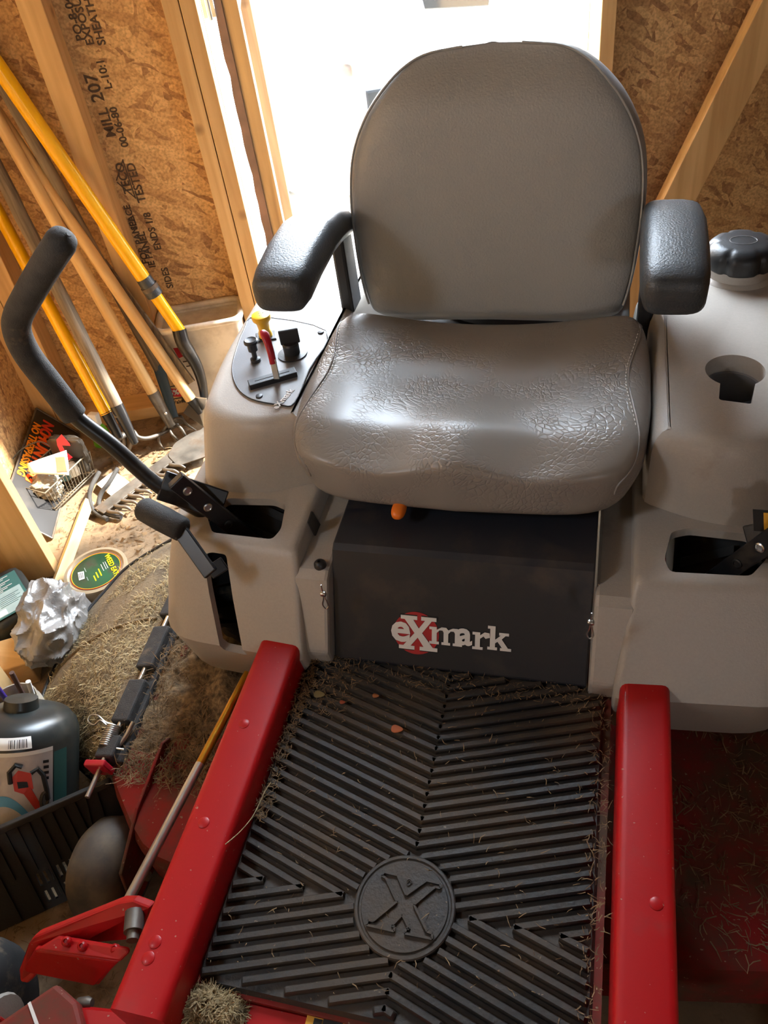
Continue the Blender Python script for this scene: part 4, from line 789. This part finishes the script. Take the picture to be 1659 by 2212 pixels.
# ------------------------------------------------------------------ wire basket and what lies in it
mat('wire', (.30, .27, .21), .45, .8)
Bq = [PZ(62, 1087, .012), PZ(120, 1103, .012)]; sx_ = (Bq[1] - Bq[0]); sx_.z = 0; sx_ = sx_.normalized(); sy_ = V((-sx_.y, sx_.x, 0)); 
if sy_.dot(PZ(214, 1060, .012) - Bq[1]) < 0: sy_ = -sy_
bw, bl2, bh = .105, .165, .072; bo = Bq[1] - sx_ * bw; bo.z = .012
bsk = thing('wire_basket', bo + sx_ * bw / 2 + sy_ * bl2 / 2, 'small steel wire basket full of odds and ends beside the black sign', 'basket')
def bp_(u, v, w, fl=1.0): return bo + sx_ * (bw * u + (u - .5) * .016 * w) + sy_ * (bl2 * v + (v - .5) * .016 * w) + V((0, 0, bh * w))
for w in (0, .0): pass
ob('rim', G().tube([bp_(u, v, 1) for u, v in ((0, 0), (1, 0), (1, 1), (0, 1))], .0024, 8, loop=True), 'wire', bsk, smooth=60)
for w in (.0, .12): ob('hoop', G().tube([bp_(u, v, w) for u, v in ((0, 0), (1, 0), (1, 1), (0, 1))], .0018, 6, loop=True), 'wire', bsk, smooth=60)
for k in range(4): ob('wire', G().tube([bp_(k / 3, 0, 1), bp_(k / 3, 0, 0), bp_(k / 3, 1, 0), bp_(k / 3, 1, 1)], .0013, 5), 'wire', bsk)
for k in range(1, 16): ob('wire', G().tube([bp_(0, k / 16, 1), bp_(0, k / 16, 0), bp_(1, k / 16, 0), bp_(1, k / 16, 1)], .0011, 5), 'wire', bsk)
ob('handle', G().tube(crom([bp_(0, .1, 1), bp_(-.15, .15, 1.4), bp_(-.25, .5, 1.5), bp_(-.15, .8, 1.4), bp_(0, .9, 1)], 4), .0018, 6), 'wire', bsk, smooth=60)
def lump(name, c, h, m, label, cat, amp=.25, fr_=3.0, seed=0, n=16, e=3.0, parent=None, rot=0.0, sharp=40, group=None):
    def fn(p):
        q = V(p) * fr_ + V((seed * 7.1, seed * 3.3, seed)); k = 1 + amp * (mnoise.noise(q) + .5 * abs(mnoise.noise(q * 2.3)) + .35 * mnoise.noise(q * 4.7)); return p * k
    g = G().superbox((0, 0, 0), h, e, n, fn); lo = min(v[2] for v in g.v); g.xf(Matrix.Translation(c) @ Matrix.Rotation(rot, 4, 'Z'))
    o = ob(name, g, m, parent, smooth=sharp)
    if parent is None: tag(o, label, cat, group)
    return o
mat('cloudy_bag', S((150, 142, 124)), .3, var=(30, .3), bump=(60, .5)); mat('paper', S((238, 238, 234)), .7); mat('grey_bag', S((126, 122, 118)), .30, var=(16, .45), bump=(48, 1.0), spec=.7)
mat('bag_dark', (.035, .030, .025), .4); mat('green_plastic', S((110, 190, 40)), .4); mat('teal_plastic', S((60, 96, 100)), .4)
lump('plastic_bag', bp_(.5, .22, .52), (.042, .035, .030), 'cloudy_bag', 'crumpled cloudy plastic bag in the wire basket', 'bag', .3, 2.6, 2, rot=.4)
# sheets of paper
def sheet(name, q, m, label, cat, bend=.006, th=.0008):
    q = [V(p) for p in q]; nrm = (q[1] - q[0]).cross(q[3] - q[0]).normalized()
    g = G().grid(lambda u, v: q[0].lerp(q[1], u).lerp(q[3].lerp(q[2], u), v) + nrm * bend * math.sin(3 * u + 1) * math.sin(2.2 * v + .4), 8, 8)
    o = ob(name, g, m, smooth=60, fix=False); s_ = o.modifiers.new('thick', 'SOLIDIFY'); s_.thickness = th; return tag(o, label, cat)
sheet('paper_sheet', [PZ(68, 1024, .098), PZ(148, 1026, .100), PZ(142, 972, .132), PZ(60, 1002, .115)], 'paper', 'sunlit white paper sheet lying over the basket contents', 'paper')
sheet('folded_paper', [PZ(118, 985, .145), PZ(142, 982, .145), PZ(147, 1020, .104), PZ(122, 1022, .104)], 'paper', 'folded white paper strip standing in the wire basket', 'paper', .003)
bg_ = lump('seed_packet', PZ(150, 972, .10), (.052, .012, .045), 'bag_dark', '', '', .12, 2, 5, 12, 5); bg_.location = (0, 0, 0); tag(bg_, 'crumpled dark packet with red zigzag emblem leaning behind the basket', 'packet')
pk0 = PP(150, 972, PZ(150, 972, .10) + V((.0, -.016, .006)), V((.15, -.8, .55)).normalized()); pf_ = V((.15, -.8, .55)).normalized()
def pkp(px, py): return PP(px, py, PZ(150, 972, .10) + V((.0, -.030, .020)), pf_)
ob('emblem', G().prism([pkp(*p) for p in ((122, 950), (133, 938), (150, 958), (152, 963), (134, 962), (140, 974), (157, 988), (149, 994), (144, 986), (130, 975), (124, 962))], pf_ * .0008), 'print_red', bg_)
for i, (px, py, z, a, m, lb) in enumerate(((182, 1003, .10, .5, 'teal_plastic', 'teal plastic packet in the wire basket'), (196, 998, .098, .55, 'paper', 'small white carton in the wire basket'), (168, 1012, .09, .4, 'bag_dark', 'dark folded cloth in the wire basket'))):
    c = bp_(.55 + .12 * i, .55 + .14 * i, .62); o = lump('carton' if i == 1 else 'packet', c, (.028, .016, .024), m, lb, 'packet', .10, 2, i + 3, 8, 6, rot=a)
# green bottle and white carton beside the tines
gb = thing('spray_bottle', PZ(222, 985, 0), 'green bottle with white cap beside the garden fork tines', 'bottle')
ob('bottle_body', G().tube([PZ(222, 960, .0) + V((0, 0, .004)), PZ(217, 935, .05), PZ(213, 925, .075), PZ(209, 915, .095)], [.024, .025, .020, .010], 18, flat=.7), 'green_plastic', gb, smooth=60)
ob('bottle_cap', G().bar(PZ(208, 918, .092), PZ(200, 893, .13), .028, .022, (0, -1, .3)), 'paper', gb, bevel=.003)
# steel rake head with finger teeth, its bent arms, on the floor
rk_ = thing('steel_rake', PZ(330, 1020, 0), 'flat steel rake head with curved finger teeth lying on the floor', 'rake')
a0, a1 = PZ(214, 1104, .022), PZ(468, 915, .022); rd = (a1 - a0).normalized(); rt = V((rd.y, -rd.x, 0))
if rt.dot(PZ(300, 1100, 0) - PZ(280, 1060, 0)) < 0: rt = -rt
ob('head_bar', G().obox((a0 + a1) / 2 , rd * (a1 - a0).length / 2, rt * .020, V((0, 0, .0022))), 'dull_steel', rk_, bevel=.001)
Lr = (a1 - a0).length; nt_ = int(Lr / .0245)
for k in range(nt_):
    p = a0 + rd * (.012 + k * .0245) + rt * .018
    ob('tooth', G().tube(crom([p, p + rt * .016 + rd * .004, p + rt * .034 + rd * .012, p + rt * .048 + rd * .016 - V((0, 0, .006))], 4), [.0062, .0060, .0058, .0055, .0052, .0050, .0048, .0046, .0044, .0040, .0036, .003, .002], 8, flat=.55), 'dull_steel', rk_, smooth=60)
for pts in ([(254, 1012, .06), (236, 1042, .05), (219, 1065, .035), (214, 1090, .02), (232, 1110, .012), (262, 1118, .010)], [(214, 1020, .05), (198, 1050, .045), (193, 1075, .03), (203, 1104, .015), (232, 1122, .010)]):
    ob('bow_arm', G().tube(crom([PZ(*p) for p in pts], 5), .0062, 10), 'foam', rk_, smooth=60)
tag(ob('trowel_blade', G().prism(rpoly([PZ(*p) for p in ((362, 985, .024), (378, 958, .026), (415, 935, .028), (452, 925, .028), (452, 985, .024), (384, 1008, .022))], .014, 4), (0, 0, .003)), 'dull_steel', bevel=.001), 'rounded grey steel blade resting on the rake head', 'blade')
bd_ = thing('box_lid', PZ(262, 1062, 0), 'dusty white plastic box lid lying by the rake arms', 'box lid')
ob('lid', G().loft([[PZ(a, b, z) for a, b in ((208, 1046), (245, 1016), (300, 1056), (258, 1086))] for z in (.003, .02)]), 'tub_white', bd_, bevel=.003)
for px, py in ((262, 1062), (270, 1056), (266, 1070), (275, 1064)): ob('slot', G().lathe([(.0022, 0), (.0022, .0005), (.0003, .0005)], PZ(px, py, .0202), n=8), 'ink', bd_)
# ------------------------------------------------------------------ floor things nearer the photographer
st_ = rod('wooden_stake', PZ(118, 1280, .020), PZ(190, 1086, .020), .0185, 'stake_wood', None, .0175, 4); tag(st_, 'pale square wooden stake lying on the dirty floor', 'stake')
dc = thing('line_spool', PZ(208, 1236, 0), 'round clear tub with green and yellow printed lid beside the chute', 'tub'); mat('label_pale', S((158, 178, 174)), .5, var=(30, .12)); mat('clear_tub', S((168, 150, 122)), .3); mat('lid_green', S((24, 72, 48)), .35, var=(9, .6), dirt=(S((70, 58, 44)), 14, .50, .66)); mat('print_yellow', S((240, 220, 10)), .5)
c = PZ(208, 1234, .045); c.z = .0
ob('tub', G().lathe([(.058, .0), (.066, .006), (.072, .042), (.076, .045), (.076, .050), (.068, .051), (.064, .046), (.001, .046)], c, n=48), 'clear_tub', dc, smooth=40)
ob('label', G().lathe([(.060, .0462), (.060, .0472), (.001, .0472)], c, n=48), 'lid_green', dc)
for r, m in ((.0585, 'print_yellow'), (.060, 'print_red')): ob('label_ring', G().tube([c + V((r * math.cos(t), r * math.sin(t), .0474)) for t in [2 * math.pi * k / 48 for k in range(48)]], .0007, 5, loop=True), m, dc)
dl = V((.35, -.94, 0)).normalized(); dz_ = V((.94, .35, 0)).normalized()
def dtxt(s, px, py, size, m='print_yellow'): p = PZ(px, py, .0478); text(s, size, frame(p, (PZ(247, 1228, .05) - PZ(233, 1200, .05)), V((.5, .9, 0))), m, dc, 'print', .0004)
dtxt('WEED EATER', 243, 1224, .017)
def dbar(px, py, l, m, w_=.003): d_ = (PZ(247, 1228, .05) - PZ(233, 1200, .05)).normalized(); c2 = PZ(px, py, .0476); ob('print', G().bar(c2 - d_ * l, c2 + d_ * l, w_, .0004), m, dc)
for px, py, l, m in ((216, 1236, .014, 'print_yellow'), (205, 1249, .010, 'print_yellow'), (210, 1242, .011, 'print_yellow'), (226, 1222, .014, 'white_print'), (221, 1226, .013, 'white_print'), (230, 1220, .013, 'white_print'), (184, 1231, .008, 'label_pale'), (189, 1250, .007, 'label_pale')): dbar(px, py, l, m, .0028 if 'yellow' in m else .0014)
bq = [PZ(*p) for p in ((168, 1237, .0478), (181, 1234, .0478), (183, 1250, .0478), (171, 1254, .0478))]; ob('barcode', G().prism(bq, (0, 0, .0004)), 'paper', dc)
for k in range(5): a = bq[0].lerp(bq[1], .15 + .16 * k); b = bq[3].lerp(bq[2], .15 + .16 * k); ob('bar', G().bar(a.lerp(b, .15) + V((0, 0, .0006)), a.lerp(b, .85) + V((0, 0, .0006)), .0008, .0004), 'ink', dc)
mat('jug_black', (.022, .026, .025), .3, dirt=((.10, .085, .06), 9, .55, .9)); mat('label_teal', S((60, 104, 98)), .5)
jg = thing('oil_jug', PZ(15, 1290, 0), 'flat black oil jug with pale printed label lying beside the left stud', 'jug')
q = [PZ(*p) for p in ((0, 1243, .105), (22, 1214, .105), (61, 1277, .105), (29, 1341, .105))]; ux = (q[2] - q[1]).normalized(); uy = (q[1] - q[0]); uy = (uy - ux * uy.dot(ux)).normalized(); cc = PZ(18, 1278, .105)
g = G().superbox((0, 0, 0), (.088, .062, .052), 7, 10); g.xf(frame(V((cc.x, cc.y, .052)) - ux * .002 - uy * .014, ux, uy)); ob('jug_body', g, 'jug_black', jg, smooth=50)
def jq(u, v, z=.1046): return V((cc.x, cc.y, z)) + ux * u + uy * v
ob('label', G().prism([jq(-.06, -.055), jq(.075, -.055), jq(.075, .034), jq(-.06, .034)], (0, 0, .0006)), 'label_teal', jg); ob('label_panel', G().prism([jq(-.005, -.05, .1054), jq(.07, -.05, .1054), jq(.07, .028, .1054), jq(-.005, .028, .1054)], (0, 0, .0004)), 'label_pale', jg)
for k in range(9): ob('print', G().bar(jq(-.052 + k * .0055, -.045, .1060), jq(-.052 + k * .0055, .015 - (k % 3) * .012, .1060), .0018, .0004), 'white_print', jg)
for k in range(6): ob('print', G().bar(jq(.012 + k * .006, -.03, .1062), jq(.012 + k * .006, .02 - (k % 2) * .01, .1062), .001, .0004), 'label_teal', jg)
ob('barcode', G().prism([jq(.05, -.048, .1062), jq(.068, -.048, .1062), jq(.068, -.022, .1062), jq(.05, -.022, .1062)], (0, 0, .0003)), 'paper', jg)
ob('spout_cap', G().tube([jq(-.09, -.03, .06), jq(-.115, -.03, .06)], .020, 18), 'jug_black', jg, smooth=40)
def bagfn(p):
    q = V(p); r = lambda k, o: (1 - 2 * abs(mnoise.noise(q * k + V((o, 2 * o, o))))) 
    return p * (.92 + .22 * mnoise.noise(q * 1.3 + V((4, 2, 1))) + .16 * max(0, r(1.6, 3)) ** 2 + .07 * max(0, r(3.1, 7)) ** 2)
g = G().superbox((0, 0, 0), (.066, .098, .078), 2.4, 44, bagfn); zmin = min(v[2] for v in g.v); g.xf(Matrix.Translation(V((-1.115, .905, -zmin + .001))) @ Matrix.Rotation(.35, 4, 'Z'))
tag(ob('shopping_bag', g, 'grey_bag', smooth=24), 'crumpled shiny grey plastic bag on the floor beside the chute', 'bag')
tag(ob('wood_block', G().obox(PZ(16, 1436, .035), V((.055, .03, 0)), V((-.02, .04, 0)), V((0, 0, .034))), 'pine_x', bevel=.003), 'orange-lit offcut of lumber behind the pen jar', 'wood block')
mat('lbl_blue', S((92, 164, 206)), .5); mat('frosted', S((206, 196, 178)), .35, trans=.35); mat('pen_purple', S((70, 50, 130)), .35)
c = PZ(30, 1528, .095); c.z = 0; jr = thing('plastic_jar', c, 'cloudy wide-mouth plastic jar holding markers beside the oil can', 'jar')
ob('jar_wall', G().lathe([(.048, .001), (.052, .005), (.054, .085), (.050, .095), (.052, .105), (.0495, .105), (.047, .095), (.051, .085), (.049, .008), (.001, .006)], c, n=40), 'frosted', jr, smooth=50)
for i, (dx_, dy_, h, m, w_) in enumerate(((-.02, .01, .165, 'pen_purple', .0055), (.008, .02, .17, 'brown_paint', .005), (.018, -.01, .135, 'ink', .006), (-.005, -.02, .13, 'lbl_blue', .0058), (-.03, -.01, .15, 'yellow_plastic', .005), (.022, .022, .14, 'paper', .005))):
    a = c + V((dx_ * .8, dy_ * .8, .012)); b = c + V((dx_ * 1.5, dy_ * 1.6, h)); o = rod('marker_pen', a, b, w_, m, None, n=12)
    tag(o, {'pen_purple': 'purple marker standing in the cloudy jar', 'brown_paint': 'long brown pencil standing in the cloudy jar', 'ink': 'black marker standing in the cloudy jar', 'yellow_plastic': 'yellow marker standing in the cloudy jar', 'lbl_blue': 'light blue marker standing in the cloudy jar', 'paper': 'white marker standing in the cloudy jar'}[m], 'marker', 'pens in the cloudy jar')
# bar-and-chain oil can with picture label
oc = V((-.960, .492, 0)); ol = thing('chain_oil_can', oc, 'round black oil can with chainsaw picture label tipped back behind the ribbed panel', 'oil can')
mat('label_grey', S((196, 188, 184)), .5, var=(40, .12)); mat('saw_red', S((206, 62, 44)), .5)
RJ, HJ = .098, .215
prof = [(.090, 0), (RJ, .006), (RJ, .172), (RJ - .004, .186), (RJ - .016, .202), (RJ - .040, .212), (.03, HJ), (.028, HJ + .018), (.001, HJ + .020)]
ob('can_body', G().lathe(prof, oc, n=64), 'jug_black', ol, smooth=40)
def jrad(z):
    for (r0_, z0_), (r1_, z1_) in zip(prof[1:-1], prof[2:]):
        if z0_ <= z <= z1_ and z1_ > z0_: return r0_ + (r1_ - r0_) * (z - z0_) / (z1_ - z0_)
    return RJ
def jl(a, z, lift=.0006): r = jrad(z) + lift; return oc + V((math.sin(a) * r, -math.cos(a) * r, z))
def jpatch(name, a0, a1, z0, z1, m, lift=.0006, n=24, nz=6): ob(name, G().grid(lambda u, v: jl(a0 + (a1 - a0) * u, z0 + (z1 - z0) * v, lift), n, nz), m, ol, smooth=60, fix=False)
jpatch('label', -1.4, 1.20, .012, .164, 'label_grey'); jpatch('label_border', -1.4, 1.20, .164, .171, 'paper', .0008); jpatch('side_panel', 1.22, 1.50, .014, .160, 'label_teal', .0009)
def jpoly(pts, m, lift=.0012, nm='picture'):
    n_ = V((math.sin(pts[0][0]), -math.cos(pts[0][0]), 0)); ob(nm, G().prism([jl(a, z, lift) for a, z in pts], n_ * .0004), m, ol)
AO = .52                                                            # a saw with hand guard, seen as in the print
jpoly([(AO + a, z) for a, z in ((.00, .128), (.10, .140), (.30, .132), (.34, .104), (.20, .096), (.04, .104))], 'saw_red'); jpoly([(AO + a, z) for a, z in ((.18, .098), (.30, .106), (.46, .072), (.40, .060))], 'saw_red', .0013)
jpoly([(AO + a, z) for a, z in ((.08, .120), (.24, .118), (.26, .108), (.10, .108))], 'ink', .0016)
for pts in ([(.30, .132), (.40, .138), (.50, .124), (.56, .096), (.58, .078)], [(-.02, .118), (-.04, .138), (.06, .150), (.16, .146)]): ob('picture', G().tube([jl(AO + a, z, .002) for a, z in pts], .0042, 6), 'ink', ol)
ob('picture', G().tube([jl(AO + .52 + .06 * math.cos(t), .078 + .014 * math.sin(t), .002) for t in [k * math.pi / 8 for k in range(16)]], .003, 6, loop=True), 'dull_steel', ol)
ob('picture', G().grid(lambda u, v: jl(-.15 + 1.05 * u, .018 + .078 * math.sin(math.pi * min(1, .12 + u * .78)) - .022 * v * (1 - .3 * u), .0012), 24, 3), 'lbl_blue', ol, smooth=60, fix=False)
for k in range(3): jpoly([(.02 + k * .13, .112 + .008 * k), (.06 + k * .13, .113 + .008 * k), (.07 + k * .13, .098 + .008 * k), (.03 + k * .13, .097 + .008 * k)], 'saw_red', .0012, 'print')
for k in range(4): jpoly([(1.02 + .008 * k, .150 - k * .010), (1.12, .149 - k * .010), (1.12, .144 - k * .010), (1.02 + .008 * k, .145 - k * .010)], 'ink', .0012, 'print')
ob('seal', G().tube([jl(-.45 + .10 * math.cos(t), .055 + .012 * math.sin(t), .001) for t in [k * math.pi / 8 for k in range(16)]], .0007, 5, loop=True), 'ink', ol)
jpatch('barcode', .28, .84, .1755, .194, 'paper', .0010)
for k in range(10):
    t = .46 + .030 * k + (.02 if k > 3 else 0); jpatch('bar', t, t + .008 + .006 * (k % 2), .178, .191, 'ink', .0016, 1, 3)
ol.rotation_euler.x = -math.radians(38); ol.location.z = .048       # tipped back against the pen jar
# black ribbed panel with slots leaning on the can
mat('bin_black', (.016, .015, .014), .55, dirt=((.075, .055, .035), 6, .5, .85), bump=(160, .15))
TR = PZ(238, 1684, .16); TL = PZ(0, 1788, .16); hx = (TR - TL).normalized(); TL = TR - hx * .27; dn_ = V((hx.y, -hx.x, 0)); dn_ = (dn_ if dn_.y < 0 else -dn_); dn_ = (dn_ * .085 + V((0, 0, -.158))).normalized(); LN = .178; nn_ = hx.cross(dn_).normalized()
if nn_.y > 0: nn_ = -nn_
pnl = thing('ribbed_panel', (TL + TR) / 2 + dn_ * LN, 'black ribbed plastic panel with slots leaning against the oil can', 'plastic panel')
def pq(u, v, w=0): return TL + hx * (.27 * u) + dn_ * (LN * v) + nn_ * w
g = G().prism([pq(0, 0), pq(1, 0), pq(1, .35), pq(.80, 1), pq(0, 1)], -nn_ * .006)
cutters = []
for k in range(10):
    u = .36 + .042 * k
    for v0, v1 in ((.60, .74), (.80, .93)): cutters.append(G().prism([pq(u, v0, .02), pq(u + .022, v0, .02), pq(u + .022, v1, .02), pq(u, v1, .02)], -nn_ * .05))
link('panel', boolean(fixmesh(g), cutters), pnl, 'bin_black')
ob('rim', G().bar(pq(0, .01, .004), pq(1, .01, .004), .012, .014, nn_), 'bin_black', pnl, bevel=.002)
for k in range(13): ob('rib', G().bar(pq(.03 + .072 * k, .04, .001), pq(.03 + .072 * k - (.06 if k > 10 else 0), .56 if k % 2 else min(.98, 1.5 - .09 * max(0, k - 6)), .001), .004, .006, nn_), 'bin_black', pnl)
# ------------------------------------------------------------------ clippings and litter nobody could count
def stuff(name, n, sample, lo, hi, w, m, parent=None, label=None, cat=None, seed=1, flat=.35):
    o = ob(name, blades(n, sample, lo, hi, w, seed, flat), m, parent, fix=False); o['kind'] = 'stuff'
    if parent is None: tag(o, label, cat)
    return o
def ch_s(R):
    u, v = R.random(), R.random() ** .9
    p = chute_pt(u, v)
    if mnoise.noise(p * 9) < -.28 + .25 * (u > .75): return None
    a = chute_pt(min(1, u + .02), v) - p; b = chute_pt(u, min(1, v + .02)) - p
    n = a.cross(b)
    if n.length < 1e-9: return None
    n.normalize(); n = n if n.z > 0 else -n; return p, n
stuff('grass_clippings', 9500, ch_s, .004, .016, .0011, 'grass_dry', ch, seed=3, flat=.5)
stuff('grass_clippings', 3600, ch_s, .010, .026, .0013, 'straw_pale', ch, seed=33, flat=.6)
def dk_s(R):
    x, y = R.uniform(-.77, -.46), R.uniform(.535, 1.0)
    if mnoise.noise(V((x * 7, y * 7, 1))) < -.18: return None
    return V((x, y, .190 + .02 * R.random() * max(0, mnoise.noise(V((x * 9, y * 9, 3))) + .4))), V((R.uniform(-.3, .3), R.uniform(-.3, .3), 1)).normalized()
stuff('grass_clippings', 9000, dk_s, .010, .036, .0012, 'grass_brown', dk, seed=4, flat=.8)
def dk_r(R):
    x, y = R.uniform(.14, .45), R.uniform(.42, .95)
    if mnoise.noise(V((x * 6, y * 6, 8))) < -.1: return None
    return V((x, y, .193)), V((0, 0, 1))
stuff('grass_clippings', 1200, dk_r, .01, .03, .0014, 'grass_brown', dk, seed=14)
HEAP = lambda u, v: V((-.398 + .046 * u * math.cos(v * 6.2832), .222 + .026 * u * math.sin(v * 6.2832), .310 + .026 * (1 - u * u) * (.8 + .5 * mnoise.noise(V((u * 3, v * 9, 0))))))
def fr_s(R):                                                        # heap where the rail meets the front beam
    u = math.sqrt(R.random()); p = HEAP(u, R.random()); return p, V((R.uniform(-.5, .5), R.uniform(-.5, .5), 1)).normalized()
stuff('grass_clippings', 2600, fr_s, .005, .014, .0011, 'grass_dry', fb, seed=5, flat=.3)
mat('thatch', (.17, .115, .058), .9, var=(90, .6), bump=(180, 1.0))
ob('grass_heap', G().grid(lambda u, v: V((-.775 + .33 * u, .575 + .43 * v, .186 + .030 * max(0, math.sin(math.pi * u) * math.sin(math.pi * v)) ** .6 * (.7 + .8 * mnoise.noise(V((u * 9, v * 12, 2)))))), 30, 40), 'thatch', dk, smooth=60, fix=False)
ob('grass_heap', G().grid(HEAP, 8, 28), 'thatch', fb, smooth=60, fix=False)
def mt_s(R):
    side = R.random()
    if side < .30: x, y = R.uniform(-.42, -.40), R.uniform(.45, .73)
    elif side < .45: x, y = R.uniform(.03, .055), R.uniform(.20, .72)
    elif side < .62: x, y = R.uniform(-.40, .03), R.uniform(.69, .735)
    elif side < .78: x, y = R.uniform(-.42, -.33), R.uniform(.62, .73)
    else: x, y = R.uniform(-.41, .03), R.uniform(.26, .72)
    return V((x, y, MZ + (.003 if side > .78 and R.random() < .4 else .0085))), V((R.uniform(-.3, .3), R.uniform(-.3, .3), 1)).normalized()
stuff('grass_clippings', 1900, mt_s, .003, .014, .0010, 'grass_brown', fm, seed=6, flat=.4)
for i, (px, py, l) in enumerate(((858, 1575, .012), (812, 1503, .007), (740, 1517, .006), (690, 1500, .012))):
    p = PZ(px, py, MZ + .011); ob('leaf_bit', G().superbox(p, (l * .75, l * .5, .0012), 2.4, 6, lambda q: V((q.x, q.y * (1 - .4 * q.x), q.z + .8 * q.x * q.x))), mat('leaf_tan%d' % i, S(((176, 92, 44), (160, 96, 52), (150, 70, 40), (120, 104, 62))[i]), .6), fm, smooth=60)
ob('straw', G().tube(crom([PZ(487, 1824, .383), PZ(520, 1795, .372), PZ(548, 1760, .36), PZ(572, 1710, .345), PZ(585, 1690, .34)], 5), .0008, 5), 'grass_dry', fm)
def fl_s(R):
    q = RM @ V((R.uniform(-.24, .5), -abs(R.gauss(0, .45)) - .005, 0)); 
    if mnoise.noise(q * 5) < -.15: return None
    return V((q.x, q.y, 0.0)), V((0, 0, 1))
stuff('floor_litter', 2600, fl_s, .004, .022, .0016, 'grass_brown', None, 'dry grass and dirt scattered over the shed floor', 'litter', 7, .25)
def lf_s(R):
    p = PZ(R.uniform(230, 460), R.uniform(935, 1180), 0); return (p, V((R.uniform(-.2, .2), R.uniform(-.2, .2), 1)).normalized()) if R.random() < .9 else None
stuff('leaf_litter', 420, lf_s, .010, .030, .010, 'grass_brown', None, 'curled brown leaves around the tool heads', 'litter', 8, .2)
def fr2(R): p = PZ(R.uniform(0, 480), R.uniform(1450, 2212), 0); return p, V((0, 0, 1))
stuff('floor_litter', 1200, fr2, .006, .03, .0014, 'grass_brown', None, 'dry clippings scattered under the deck edge', 'litter', 9, .2)
